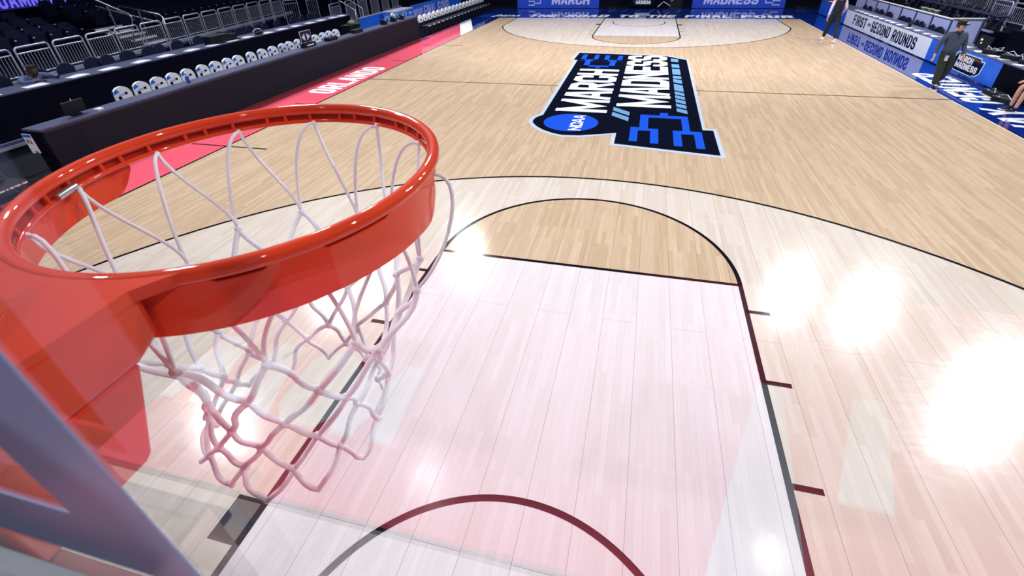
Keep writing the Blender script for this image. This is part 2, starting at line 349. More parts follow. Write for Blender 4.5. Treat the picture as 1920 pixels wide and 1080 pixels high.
# pale three-point areas, key, tan half circles
def arc(cx, cy, r, a0, a1, n=64): return [(cx+r*math.cos(a0+(a1-a0)*i/n), cy+r*math.sin(a0+(a1-a0)*i/n)) for i in range(n+1)]
def ring(pts, t, z, mt, closed=False):
    for q in strokes(pts, t, closed): f.add([(p.x, p.y, z) for p in q], [(0, 1, 2, 3)], mt)
def ringarc(cx, cy, r, t, a0, a1, z, mt, n=72):
    A = arc(cx, cy, r+t/2, a0, a1, n); B = arc(cx, cy, r-t/2, a0, a1, n)
    f.add([(x, y, z) for x, y in A]+[(x, y, z) for x, y in B], [(i, i+1, n+2+i, n+1+i) for i in range(n)], mt)
for s in (0, 1):
    fy = (lambda y: y) if s == 0 else (lambda y: LC-y)
    sg = 1 if s == 0 else -1
    a = math.acos(6.6/6.75)
    P = [(-6.6, 0)]+[(x, y) for x, y in arc(0, 1.6, 6.75, PI-a, a)]+[(6.6, 0)]
    f.flat([(x, fy(y)) for x, y in P], Z[1], 'wood_pale')
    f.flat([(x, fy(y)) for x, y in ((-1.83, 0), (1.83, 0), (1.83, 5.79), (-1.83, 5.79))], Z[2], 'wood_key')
    f.flat([(x, fy(y)) for x, y in arc(0, 5.766, 1.83, 0, PI)], Z[2], 'wood')
    Pl = [(-6.575, 0)]+[(x, y) for x, y in arc(0, 1.6, 6.725, PI-a, a)]+[(6.575, 0)]
    ring([(x, fy(y)) for x, y in Pl], 0.05, Z[3], 'line')
    ring([(-1.804, fy(0)), (-1.804, fy(5.79))], 0.05, Z[3], 'line'); ring([(1.804, fy(0)), (1.804, fy(5.79))], 0.05, Z[3], 'line')
    ring([(-1.78, fy(5.766)), (1.78, fy(5.766))], 0.05, Z[3], 'line')
    ringarc(0, fy(5.766), 1.804, 0.05, 0, sg*PI, Z[3], 'line')
    ringarc(0, fy(1.6), 1.244, 0.05, 0, sg*PI, Z[3], 'line')
    for x in (-1.244, 1.244): ring([(x, fy(1.6)), (x, fy(1.3))], 0.05, Z[3], 'line')
    for sx in (-1, 1):
        for y in (3.378, 4.343, 5.309): ring([(sx*1.829, fy(y)), (sx*2.007, fy(y))], 0.05, Z[3], 'line')
        f.flat([(sx*1.829, fy(2.134)), (sx*2.032, fy(2.134)), (sx*2.032, fy(2.438)), (sx*1.829, fy(2.438))], Z[3], 'line')
quad(-W-.05, -.05, W+.05, 0, Z[1], 'line'); quad(-W-.05, LC, W+.05, LC+.05, Z[1], 'line')
quad(-W-.05, 0, -W, LC, Z[1], 'line'); quad(W, 0, W+.05, LC, Z[1], 'line'); quad(W-.02, 0, W, LC, Z[1], 'white_paint')
quad(-W, LC-.03, W, LC, Z[2], 'white_paint')
quad(-W, LC/2-.025, W, LC/2+.025, Z[1], 'line')
for y in (8.53, 20.08): quad(-8.5, y-.022, -6.68, y+.022, Z[2], 'line')
for y in (11.53, 16.98): quad(-8.2, y-.022, -W, y+.022, Z[2], 'line')
ringarc(0, LC/2, 1.95, 0.02, -2.4, 2.4, Z[2], 'ghost'); ringarc(0, LC/2, 1.95, 0.02, 2.4, 3.9, Z[2], 'ghost')
# centre emblem
OUT = [(-1.92, 19.25), (-.12, 19.12), (1.23, 18.95), (1.9, 18.37), (1.87, 11.24), (2.08, 11.24), (2.09, 9.62), (-.01, 9.94), (-.01, 10.55), (-.66, 10.27), (-1.0, 10.24), (-1.25, 10.33), (-1.5, 10.5), (-1.72, 10.74), (-1.86, 10.98), (-1.92, 11.22), (-1.89, 11.48), (-1.76, 11.7), (-1.83, 17.72), (-1.99, 17.76)]
INN = [(-1.84, 19.1), (-.12, 18.95), (1.2, 18.8), (1.83, 18.25), (1.80, 11.13), (2.01, 11.13), (2.01, 9.74), (.07, 10.03), (.07, 10.66), (-.66, 10.38), (-1.0, 10.35), (-1.22, 10.43), (-1.46, 10.6), (-1.65, 10.81), (-1.78, 11.03), (-1.82, 11.22), (-1.79, 11.42), (-1.67, 11.64), (-1.74, 17.82), (-1.88, 17.86)]
f.flat(OUT, Z[3], 'silver_paint'); f.flat(INN, Z[3]+.0006, 'logo_black')
ZL = Z[4]+.0004
text(f, 'MARCH', (-.25, 12.0, ZL), (0, 1, 0), (-1, 0, 0), 1.21, 'white_paint', w=.62, t=.185, gap=.05, length=4.5)
text(f, 'MADNESS', (1.21, 12.6, ZL), (0, 1, 0), (-1, 0, 0), 1.28, 'white_paint', w=.62, t=.185, gap=.04, length=6.22)
f.flat([(-.96+.60*math.cos(a*PI/24), 11.2+.60*math.sin(a*PI/24)) for a in range(48)], ZL, 'logo_blue')
text(f, 'NCAA', (-.68, 10.68, ZL+.0006), (0, 1, 0), (-1, 0, 0), .27, 'white_paint', w=.9, t=.22, gap=.06, length=1.05)
f.flat([(.52, 12.0), (.95, 12.0), (.95, 12.2), (1.13, 12.2), (1.13, 12.0), (1.55, 12.0), (1.55, 11.0), (1.77, 11.0), (1.77, 10.03), (1.61, 10.03), (1.61, 10.8), (1.36, 10.8), (1.36, 10.1), (1.2, 10.1), (1.2, 11.0), (1.40, 11.0), (1.40, 11.8), (.70, 11.8), (.70, 11.05), (.91, 11.05), (.91, 10.17), (.75, 10.17), (.75, 10.9), (.5, 10.9), (.5, 10.23), (.34, 10.23), (.34, 11.1), (.52, 11.1)], ZL, 'logo_blue')
for r in ((-1.65, 17.75, -1.49, 18.8), (-1.22, 17.75, -1.07, 18.8), (-1.65, 17.72, -1.07, 17.97), (-1.44, 16.85, -1.26, 17.75), (-1.44, 16.85, -.44, 17.03), (-.62, 16.85, -.44, 17.75),
          (-.86, 17.72, -.26, 17.95), (-.86, 17.75, -.7, 18.74), (-.42, 17.75, -.26, 18.67), (-1.02, 16.72, -.88, 16.86)):
    quad(*r, ZL, 'logo_blue')
for y0, y1 in ((17.86, 18.37), (17.0, 17.5), (16.05, 16.8), (15.55, 15.88), (14.98, 15.38), (14.12, 14.8), (13.72, 14.0), (13.36, 13.62), (12.98, 13.26), (12.6, 12.87), (12.2, 12.48)):
    sh = .04 if y0 > 15 else .16
    f.flat([(1.33, y0+sh), (1.56, y0), (1.56, y1), (1.33, y1+sh)], ZL, 'logo_light')
for y in (11.95, 11.55): f.flat([(-.12, y+.28), (.27, y-.08), (.27, y+.2), (-.12, y+.56)], ZL, 'logo_light')
# apron lettering
text(f, 'ORLANDO', (-7.84, 12.55, Z[2]), (0, 1, 0), (-1, 0, 0), .80, 'white_paint', w=.52, t=.19, gap=.07, length=3.3, shear=.06)
text(f, 'CENTER', (8.70, 14.1, Z[2]), (0, 1, 0), (-1, 0, 0), .84, 'white_paint', w=.52, t=.19, gap=.07, length=3.0, shear=.05)
text(f, 'AMWAY', (8.70, 10.45, Z[2]), (0, 1, 0), (-1, 0, 0), .84, 'white_paint', w=.52, t=.17, gap=.07, length=3.2, shear=.05)
for s_, x0, x1 in (('THE', -6.15, -4.55), ('ROAD', -4.05, -1.75), ('TO', -1.2, -.15), ('THE', .35, 1.75), ('FINAL', 2.25, 4.55), ('FOUR', 5.0, 7.45)):
    text(f, s_, (x0, LC+.42, Z[2]), (1, 0, 0), (0, 1, 0), 1.0, 'white_paint', w=.6, t=.22, gap=.09, length=x1-x0, shear=.14)
text(f, 'NCAA', (-7.9, LC+.55, Z[2]), (1, 0, 0), (0, 1, 0), .7, 'white_paint', w=.5, t=.16, gap=.06, length=1.2, shear=.1)
f.flat([(-8.25, LC+.35), (-8.1, LC+.35), (-7.85, LC+1.4), (-8.0, LC+1.4)], Z[2], 'white_paint')
for i in range(19):
    x = -7.2+i*.76; f.flat([(x, 31.4), (x+.05, 31.4), (x+.35, 32.5), (x+.30, 32.5)], Z[2], 'logo_light')
# near apron lettering behind the backboard (seen reflected in the glass)
text(f, 'NCAA', (-1.15, -.62, Z[2]), (-1, 0, 0), (0, -1, 0), .80, 'white_paint', w=.62, t=.25, gap=.06, length=2.3, shear=.05)
f.flat([(1.15, -.15), (1.75, -.15), (1.95, -1.9), (1.75, -1.9)], Z[2], 'white_paint'); f.flat([(2.1, -.9), (2.45, -.9), (2.75, -1.9), (2.5, -1.9)], Z[2], 'white_paint')
tag(f.build('floor'), kind='structure')

# ================================================================== BACKBOARD
goal = empty('basketball_goal', (0, 0, 0), 0, 'near basketball goal with orange rim on a clear glass backboard and black support arm', 'basketball goal')
p = MB(); p.bbox((-.914, -.0065, 0), (.914, .0065, 1.067), 'glass'); bb = p.build('backboard', goal); bb.location = (0, 1.212, 2.896)
p = MB(); SY = -.0072; zb = .130; zt = zb+.4572
for a, b in (((-.3048, zb), (.3048, zb+.05)), ((-.3048, zt-.05), (.3048, zt)), ((-.3048, zb+.05), (-.254, zt-.05)), ((.254, zb+.05), (.3048, zt-.05))):
    p.bbox((a[0], SY-.0004, a[1]), (b[0], SY+.0004, b[1]), 'white_line_glass')
tag(p.build('painted_square', bb), 'white painted target square on the glass')
p = MB()
for a, b in (((-.914, 0), (.914, .05)), ((-.914, 1.017), (.914, 1.067)), ((-.914, .05), (-.864, 1.017)), ((.864, .05), (.914, 1.017))):
    p.bbox((a[0], SY-.0004, a[1]), (b[0], SY+.0004, b[1]), 'white_line_glass')
p.build('painted_border', bb)
p = MB(); p.bbox((-.96, -.02, -.03), (.96, .02, -.002), 'steel'); p.build('bottom_frame', bb)
p = MB(); p.bbox((-.24, -.045, .0), (.255, -.011, .112), 'steel'); p.bbox((-.24, -.052, .09), (.255, -.045, .098), 'dark_metal'); p.build('mounting_plate', bb)

e = goal
p = MB(); p.bbox((-.14, .98, 2.99), (.14, 1.158, 3.42), 'black'); p.build('mounting_box', e, bevel=.01)
for a_, b_ in (((0, 1.02, 3.32), (0, -3.2, 2.05)), ((0, 1.02, 3.04), (0, -3.2, 1.3))):
    for sx in (-.09, .09):
        p = MB(); p.tube([(sx, a_[1], a_[2]), (sx, b_[1], b_[2])], .04, 'black', 10); p.build('arm', e)
p = MB(); p.bbox((-.7, -5.0, .05), (.7, -2.7, 1.3), 'black'); p.bbox((-.25, -4.2, 1.3), (.25, -2.9, 2.3), 'black'); p.build('padded_base', e, bevel=.05)

# ================================================================== RIM
RX, RY, RZ = -.0112, 1.6062, 3.0436
NT = Vector((-.0041, -.0255, 1)).normalized()
def rp(a, r, h=0):
    x = r*math.cos(a); y = r*math.sin(a)
    return Vector((x, y, h+(.0041*x+.0255*y)))
p = MB(); p.tube([rp(2*PI*i/120, .2365) for i in range(120)], .0082, 'orange', n=16, closed=True); rim = p.build('rim', goal); rim.location = (RX, RY, RZ); tag(rim, 'orange steel rim')
# net rail with tabs
p = MB()
p.tube([rp(2*PI*i/120, .2312, -.0185) for i in range(120)], .0032, 'orange', n=8, closed=True)
for i in range(36):
    a = 2*PI*(i+.35)/36+(.05 if i % 3 else 0); p.tube([rp(a, .2318, -.0185), rp(a, .2335, -.004)], .0030, 'orange', n=6)
for i in range(120):
    a0 = 2*PI*i/120; a1 = 2*PI*(i+1)/120
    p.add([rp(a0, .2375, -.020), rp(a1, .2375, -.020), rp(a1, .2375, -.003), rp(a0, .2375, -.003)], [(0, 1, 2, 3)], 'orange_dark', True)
p.build('net_rail', rim)
# curved support wing
p = MB(); A0, A1 = math.radians(-186), math.radians(9); n = 110; vs = []
def wing_low(a):
    e = min(a-A0, A1-a)/math.radians(9)
    return -.060+.030*(1-min(1, e))**2
def wing_top(a):
    dg = math.degrees(a)
    return -.0092 if (-58 < dg < -47 or -34 < dg < -16 or -132 < dg < -120 or -165 < dg < -148) else -.004
secs = []
for i in range(n+1):
    a = A0+(A1-A0)*i/n; secs.append([rp(a, .2385, wing_top(a)), rp(a, .2385, wing_low(a)), rp(a, .2425, wing_low(a)), rp(a, .2425, wing_top(a))])
V = [v for s_ in secs for v in s_]
F = [(4*i+k, 4*i+(k+1) % 4, 4*i+4+(k+1) % 4, 4*i+4+k) for i in range(n) for k in range(4)]+[(3, 2, 1, 0), (4*n, 4*n+1, 4*n+2, 4*n+3)]
p.add(V, F, 'orange'); p.build('support_wing', rim)
# bracket: top plate with flared corners, side box, gusset
y0 = 1.2195-RY
p = MB(); HW = .0895
XE = .152; NS = 64; top_ = []; low_ = []
def zz_(x, y): return .0041*x+.0255*y+.0065
for i in range(NS+1):
    x = -XE+2*XE*i/NS; ya = -math.sqrt(.2350**2-x*x)
    yb = y0 if abs(x) <= HW else -.181-.064*(1-(abs(x)-HW)/(XE-HW))**1.5
    top_.append(((x, min(yb, ya-.0005)), (x, ya)))
pv = []; pf = []
for a_, b_ in top_:
    for q_ in (a_, b_):
        pv.append((q_[0], q_[1], zz_(*q_))); pv.append((q_[0], q_[1], zz_(*q_)-.012))
for i in range(NS):
    o_ = 4*i; n_ = o_+4
    pf += [(o_, n_, n_+2, o_+2), (o_+1, o_+3, n_+3, n_+1), (o_, o_+1, n_+1, n_), (o_+2, n_+2, n_+3, o_+3)]
p.add(pv, pf, 'orange'); p.build('top_plate', rim)
p = MB()
p.prism([(y0, -.0035), (-.234, -.0035), (-.236, -.052), (-.262, -.0645), (y0, -.0645)], 0, -HW+.001, HW-.001, 'orange'); p.build('bracket_box', rim, bevel=.007)
p = MB()
p.prism([(y0, -.0645), (-.262, -.0645), (-.293, -.146), (-.300, -.1505), (y0, -.1505)], 0, -HW+.006, HW-.0025, 'orange'); p.build('gusset', rim, bevel=.003)
p = MB(); p.lathe((.008, -.298, .0), [(.0055, .0), (.0135, .0), (.014, .0012), (.013, .002), (.0065, .002), (.0055, .001)], 'paper', 24)
p.build('washer', rim); p = MB(); p.lathe((.008, -.298, .0), [(.0001, .0008), (.0055, .0008), (.0055, .0)], 'black_plastic', 16); p.build('hole_shade', rim)  # black disc paints the shade in the washer hole
p = MB(); a = math.radians(-153)
p.tube([rp(math.radians(-164+i*1.2), .2270, -.014) for i in range(8)], .0048, 'steel', 10); tag(p.build('clamp', rim), 'silver clamp inside the rim')

# ================================================================== NET
LV = [(-.040, .2285, 0, 0), (-.172, .196, 0, -.002), (-.236, .166, .002, -.012), (-.292, .146, .0, -.026), (-.343, .132, -.004, -.042), (-.386, .130, -.008, -.055), (-.424, .136, -.010, -.066)]
def kp(l, a):
    z, r, dx, dy = LV[l]
    rr = r*(1+.07*math.sin(3*a+l*1.7)); zz = z+.010*math.sin(5*a+l*2.1)
    return Vector((dx+rr*math.cos(a), dy+rr*math.sin(a), zz))
nb = MB(); st = math.radians(15); RR = random.Random(3)
def cord(a, b, r, sag=0.0, wob=.003, n=7):
    c = (a+b)/2; out = Vector((c.x, c.y, 0)).normalized(); pts = []
    w1 = Vector([RR.uniform(-wob, wob) for _ in range(3)])
    for i in range(n+1):
        t_ = i/n; q = a.lerp(b, t_); s_ = math.sin(PI*t_); pts.append(q+out*sag*s_+w1*math.sin(2*PI*t_)+w1*s_)
    nb.tube(pts, r, 'rope', 7)
for k in range(12):
    a = st+k*PI/6; hk = rp(a, .229, -.021); kn1 = kp(1, a+PI/12); kn0 = kp(1, a-PI/12)
    out = Vector((math.cos(a), math.sin(a), 0))
    for kn, s_ in ((kn1, 1), (kn0, -1)):
        big = (k == 0 and s_ == -1)
        tang = Vector((-math.sin(a), math.cos(a), 0))*s_
        mid1 = (hk-out*.034+tang*.026+Vector((0, 0, .012))) if s_ > 0 else (hk-out*.008+tang*.006+Vector((0, 0, -.05)))
        if big: mid1 = hk+out*.060+tang*.0+Vector((0, 0, .012)); 
        pts = []
        for i in range(13):
            t_ = i/12
            q = ((1-t_)**3)*hk+3*((1-t_)**2)*t_*mid1+3*(1-t_)*t_*t_*(kn+Vector((0, 0, .045))+(out*.05 if big else out*(.006 if s_ > 0 else -.01)))+t_**3*kn
            pts.append(q)
        nb.tube(pts, .0027, 'rope', 8)
    nb.ball(hk, .0042, 'rope', 8, 6)
for l in range(1, 6):
    for k in range(12):
        off = 0 if l % 2 == 0 else PI/12
        a = st+k*PI/6+off; nb.ball(kp(l, a), (.0066, .0066, .0072), 'rope', 8, 6)
        for s_ in (-1, 1):
            if l < 6:
                cord(kp(l, a), kp(l+1, a+s_*PI/12), .0044 if l < 3 else .0040, sag=.004 if l < 5 else .008)
for k in range(12):
    a = st+k*PI/6; nb.ball(kp(6, a), .0048, 'rope', 8, 6)
net = nb.build('basketball_net'); net.location = (RX, RY, RZ)
tag(net, 'white cord basketball net hanging from the orange rim', 'basketball net')

# ================================================================== LEFT SIDE
# scorers' table
TX0, TX1, TZ = -9.27, -9.66, .885
t = empty('scorers_table', (TX0, 6.63, 0), 0, 'long dark scorers table with unlit display face along the red apron', 'table')
p = MB(); p.bbox((-.05, .58, .003), (0, 15.05, .845), 'led_off'); p.build('display_face', t)
p = MB(); p.bbox((-.05, .0, .003), (0, .575, .845), 'led_navy'); p.build('end_panel', t)
p = MB(); p.bbox((-.36, 0, 0), (-.051, .03, .845), 'black'); p.build('near_side', t)
p = MB(); p.bbox((-.36, 15.02, 0), (-.051, 15.05, .845), 'black'); p.build('far_side', t)
p = MB(); p.bbox((-.42, -.02, .846), (.012, 15.08, .885), 'grey_top'); p.build('table_top', t, bevel=.004)
p = MB(); p.bbox((.001, 0.02, .815), (.009, 15.0, .84), 'dark_metal'); p.build('top_trim', t)
# bits on the scorers table
def laptop(loc, rz, label):
    e = empty('laptop', loc, rz, label, 'laptop'); q = MB(); q.box((0, 0, .012), (.36, .24, .022), 'black_plastic'); q.build('base', e)
    q = MB(); q.box((0, .14, .13), (.36, .014, .23), 'black_plastic', rx=-.25); q.build('screen', e); return e
e = empty('monitor', (-9.50, 7.42, TZ), PI/2+.1, 'black monitor on the near end of the dark scorers table', 'monitor')
q = MB(); q.box((0, 0, .15), (.40, .03, .22), 'black_plastic', rx=.15); q.build('screen', e)
q = MB(); q.box((0, .03, .02), (.16, .12, .02), 'black_plastic'); q.bbox((-.02, .01, .02), (.02, .04, .1), 'black_plastic'); q.build('stand', e)
q = MB(); q.box((.0, -.02, .25), (.012, .004, .09), 'paper'); q.build('white_tag', e)
q = MB(); q.box((0, 0, .012), (.12, .1, .024), 'paper'); o = q.build('paper_pad'); o.location = (-9.45, 7.78, TZ); tag(o, 'small white pad beside the monitor on the scorers table', 'paper')
b = empty('drink_bottle', (-9.46, 9.86, TZ), 0, 'blue drink bottle with clear neck standing on the scorers table', 'bottle')
q = MB(); q.lathe((0, 0, 0), [(.0, 0), (.034, 0), (.036, .02), (.036, .12), (.033, .14)], 'bottle', 14); q.build('body', b)
q = MB(); q.lathe((0, 0, 0), [(.033, .14), (.014, .18), (.013, .20), (.0, .20)], 'bottle_clear', 14); q.build('neck', b)
q = MB(); q.lathe((0, 0, 0), [(.016, .2), (.016, .225), (0, .225)], 'white_cloth', 12); q.build('cap', b)
e = empty('possession_indicator', (-9.5, 14.35, TZ), PI/2, 'black possession arrow box with two pale triangles on the scorers table', 'possession sign')
q = MB(); q.box((0, 0, .055), (.55, .16, .11), 'black_plastic'); q.box((.0, -.082, .055), (.32, .004, .03), 'paper'); q.build('base_box', e)
q = MB(); q.box((0, .05, .28), (.50, .05, .30), 'black_plastic'); q.build('face', e)
q = MB()
for sx in (-1, 1): q.prism([(sx*.05, .17), (sx*.05, .37), (sx*.20, .27)], 1, .018, .024, 'lilac')
q.build('arrow_lamps', e)
q = MB(); q.tube([(-.25, .02, .12), (-.25, .02, .44), (.25, .02, .44), (.25, .02, .12)], .008, 'zinc', 6); q.build('frame', e)
for i, (y, l) in enumerate(((15.5, 'black equipment box behind the papers on the scorers table'), (17.1, 'black tray near the far chairs on the scorers table'))):
    q = MB(); q.rbox((0, 0, .05), (.22, .5, .1), .03, 'black_plastic'); o = q.build('equipment_box'); o.location = (-9.48, y, TZ); tag(o, l, 'box')
for i, (y, l) in enumerate(((19.1, 'small black device with a red light at the far end of the scorers table'), (19.9, 'second black device beyond the red-lit one on the scorers table'), (20.6, 'third black device nearest the far end of the scorers table'))):
    e = empty('control_device', (-9.48, y, TZ), .2, l, 'device'); q = MB(); q.box((0, 0, .08), (.2, .3, .16), 'black_plastic', ry=.2); q.build('case', e)
    q = MB(); q.ball((.10, -.05, .14), .022, 'red_led' if i == 0 else 'paper', 8, 6); q.build('lamp', e)
    q = MB(); q.tube([(0, .2, .03), (0, .26, .2), (.1, .3, .25), (.16, .33, .1)], .008, 'zinc', 6); q.build('cable', e)
e = empty('wall_sign', (-9.55, 6.61, .82), 0, 'white hanging tag with black symbol on the near end of the scorers table', 'sign')
q = MB(); q.prism([(-.10, 0), (.09, 0), (.09, -.33), (.045, -.33), (.045, -.30), (-.03, -.30), (-.03, -.34), (-.10, -.34)], 1, -.06, -.05, 'paper'); q.build('card', e)
q = MB(); q.box((0, -.0625, -.03), (.17, .002, .05), 'banner_blue2'); q.build('blue_header', e)
q = MB(); text(q, 'PJ', (-.06, -.0625, -.17), (1, 0, 0), (0, 0, 1), .08, 'black_plastic', w=.55, t=.2, gap=.15); q.build('symbol', e)

# chairs
def folding(name, label, cat, group, cover=False, h=.88):
    e = empty(name, (0, 0, 0), 0, label, cat, group)      # faces +Y
    q = MB(); q.rbox((0, .02, .45), (.42, .40, .035), .05, 'navy_seat' if not cover else 'black_plastic'); q.build('seat', e, bevel=.006)
    q = MB(); pts = [(-.205, h-.36), (.205, h-.36), (.215, h-.15)]+[(.215*math.cos(a*PI/12), h-.15+.15*math.sin(a*PI/12)) for a in range(1, 12)]+[(-.215, h-.15)]
    q.prism(pts, 1, -.225, -.195, 'navy_seat' if not cover else 'black_plastic'); q.build('backrest', e)
    if not cover: q = MB(); q.tube([(x_, -.21, z_) for x_, z_ in pts[2:]], .013, 'chair_rim', 6); q.build('back_tube', e)
    if cover:
        q = MB(); pts = [(-.19, h-.34), (-.19, h-.16)]+[(-.19*math.cos(a*PI/14), h-.16+.185*math.sin(a*PI/14)**.9) for a in range(1, 14)]+[(.19, h-.16), (.19, h-.34)]
        q.prism(pts[::-1], 1, -.235, -.182, 'white_cloth')
        q.add([(.05, -.180, h-.075), (.178, -.180, h-.115), (.155, -.180, h-.045), (.10, -.180, h-.01)], [(0, 1, 2, 3)], 'banner_blue2')
        q.add([(-.10, -.180, h-.15), (-.04, -.180, h-.15), (-.04, -.180, h-.10), (-.10, -.180, h-.10)], [(0, 1, 2, 3)], 'logo_black')
        q.add([(-.035, -.180, h-.16), (.10, -.180, h-.16), (.10, -.180, h-.115), (-.035, -.180, h-.115)], [(0, 1, 2, 3)], 'lilac')
        q.add([(.05, -.180, h-.22), (.12, -.180, h-.22), (.12, -.180, h-.16), (.05, -.180, h-.16)], [(0, 1, 2, 3)], 'logo_black')
        tag(q.build('chair_cover', e), 'white fabric cover with blue emblem')
    for sx in (-1, 1):
        q = MB(); q.tube([(sx*.20, .24, 0), (sx*.20, .10, .32), (sx*.20, -.17, .62), (sx*.20, -.21, h-.2)], .012, 'dark_metal', 6); q.build('leg', e)
        q = MB(); q.tube([(sx*.175, -.26, 0), (sx*.175, .14, .43)], .012, 'dark_metal', 6); q.build('leg', e)
    return e
cv = folding('covered_chair', '', 'chair', 'white covered chairs behind the scorers table', True, h=.985)
YS = [8.87, 9.32, 9.73, 10.15, 10.58, 11.04, 11.45, 11.87, 12.24, 12.73, 13.17, 13.59, 14.05, 14.40, 14.83, 15.30, 15.72, 16.14, 16.54, 16.92]
for i, y in enumerate(YS):
    lab = 'white covered chair behind the scorers table, %s from its near end' % ORD[i]
    if i == 4: lab = 'white covered chair just beyond the blue bottle, fifth behind the scorers table'
    if i == 13: lab = 'white covered chair hidden behind the possession arrow box'
    if i == 0: cv.location = (-10.02, y, 0); cv.rotation_euler = (0, 0, -PI/2-.06); cv['label'] = lab
    else: dup(cv, (-10.02+random.uniform(-.02, .02), y, 0), -PI/2+random.uniform(-.1, .06), lab)

# press row table with black drape
t = empty('press_table', (-12.05, 4.0, 0), 0, 'long black-draped press table with grey top behind the scorers table', 'table')
p = MB(); n = 300; VV = []; L_ = 16.9
for i in range(n+1):
    y = L_*i/n; x = .018*math.sin(y*9.0)+.012*math.sin(y*23)
    VV += [(x+.02, y, 0), (x*.3, y, .985)]
p.add(VV, [(2*i, 2*i+2, 2*i+3, 2*i+1) for i in range(n)], 'black', True)
p.add([(0, L_, 0), (-.72, L_, 0), (-.72, L_, .985), (0, L_, .985)], [(0, 1, 2, 3)], 'black'); p.build('drape', t)
p = MB(); p.bbox((-.74, 0, .985), (.01, L_+.02, 1.01), 'grey_top'); p.build('table_top', t)
fc = folding('folding_chair', '', 'chair', 'black folding chairs behind the press table', False, h=1.16)
PY = [8.3, 8.72, 9.46, 10.1, 10.78, 11.18, 11.71, 12.35, 12.75, 13.39, 14.2, 15.02, 15.89, 16.41, 16.86, 17.21, 17.92, 18.95, 19.46, 19.95, 20.48]
for i, y in enumerate(PY):
    lab = 'black round-backed folding chair behind the press table, %s from its near end' % ORD[i]
    hh = 1.0 if i < 6 else 1.05
    if i == 0: fc.location = (-13.12, y, 0); fc.rotation_euler = (0, 0, -PI/2); fc['label'] = lab
    else: dup(fc, (-13.12+random.uniform(-.04, .04), y, 0), -PI/2+random.uniform(-.2, .2), lab)
PP = [(7.75, 'nearest the person'), (8.65, ''), (9.55, ''), (10.3, ''), (11.15, ''), (11.9, ''), (12.75, ''), (13.5, ''), (14.3, ''), (15.0, ''), (15.9, ''), (16.7, ''), (17.5, ''), (18.3, ''), (19.1, ''), (19.9, ''), (20.5, '')]
pm = None
for i, (y, s_) in enumerate(PP):
    lab = 'white paper sheets on the press table, %s pile from its near end' % ORD[i]
    if pm is None:
        q = MB(); q.box((0, 0, .006), (.22, .42, .012), 'paper'); q.box((-.16, .10, .004), (.12, .26, .008), 'lilac', rz=.3); pm = q.build('paper_pile'); o = pm
        tag(o, lab, 'paper', 'paper piles on the press table')
    else:
        o = pm.copy(); COL.objects.link(o); o['label'] = lab
    o.location = (-12.20+random.uniform(-.02, .03), y, 1.01); o.rotation_euler = (0, 0, random.uniform(-.15, .15))
laptop((-12.35, 14.55, 1.01), PI/2, 'black laptop open on the press table before a black cloth bundle')
q = MB(); q.rbox((0, 0, .11), (.35, .8, .22), .08, 'black_plastic'); q.rbox((.02, .5, .09), (.3, .35, .18), .08, 'black_plastic')
o = q.build('equipment_bag'); o.location = (-12.42, 14.0, 1.01); tag(o, 'black equipment bag on the press table in front of the barrier row', 'bag')
q = MB(); q.tube([(0, 0, .1), (.05, .1, .18), (.1, .25, .16), (.05, .4, .05)], .02, 'zinc', 6); q.box((.06, .2, .05), (.1, .3, .06), 'black_plastic')
o = q.build('headset'); o.location = (-12.3, 15.4, 1.01); tag(o, 'tangled headset and cables on the press table beyond the laptop', 'headset')

# ---- stands, left (frame along e, outward n)
EA = Vector((-13.65, 9.51, 0)); ee = Vector((-.1951, .9808, 0)); nn = Vector((-.9808, -.1951, 0)); RZL = math.atan2(ee.y, ee.x)
def lf(s, t, z): q = EA+ee*s+nn*t; return (q.x, q.y, z)
def place_left(s, t, z): return lf(s, t, z)
e = empty('seating_riser', lf(0, 0, 0), RZL, 'black left grandstand deck with pale grey front edge under the barriers', 'grandstand deck')
q = MB(); q.bbox((-3, .05, 0), (15.2, 2.05, .86), 'deck_navy'); q.build('deck', e)
q = MB(); q.bbox((-3, .0, .86), (13.6, .14, .935), 'zinc'); q.bbox((-3, -.0, .80), (13.6, .05, .86), 'partition_frame'); tag(q.build('edge_strip', e), 'pale grey deck edge')
NR = 7
q = MB()
for k in range(NR): q.bbox((-3, 2.05+.8*k, 0), (15.2, 2.85+.8*k, .86+.15*k), 'deck_navy')
q.build('seat_steps', e)
def barrier(name, label, group, wdt=.98, top=.68, foot=-.2, nb_=9):
    e = empty(name, (0, 0, 0), 0, label, 'barrier', group)
    q = MB(); r = .08; z1 = top
    pts = [(0, 0, foot), (0, 0, z1-r)]+[(r-r*math.cos(a*PI/8), 0, z1-r+r*math.sin(a*PI/8)) for a in range(1, 5)]+[(wdt-r+r*math.sin(a*PI/8), 0, z1-r+r*math.cos(a*PI/8)) for a in range(0, 5)]+[(wdt, 0, foot)]
    q.tube(pts, .021, 'zinc', 8); q.build('frame', e)
    q = MB(); q.tube([(0, 0, top-.13), (wdt, 0, top-.13)], .017, 'zinc', 6); q.build('rail', e)
    q = MB(); q.tube([(.04, 0, .10), (wdt-.04, 0, .10)], .014, 'zinc', 6); q.build('rail', e)
    q = MB()
    for i in range(nb_): x = wdt*(i+1)/(nb_+1); q.tube([(x, 0, .10), (x, 0, top-.13)], .007, 'zinc', 5)
    q.build('grille', e)
    return e
bar = barrier('crowd_barrier', '', 'silver barriers along the left grandstand', .86)
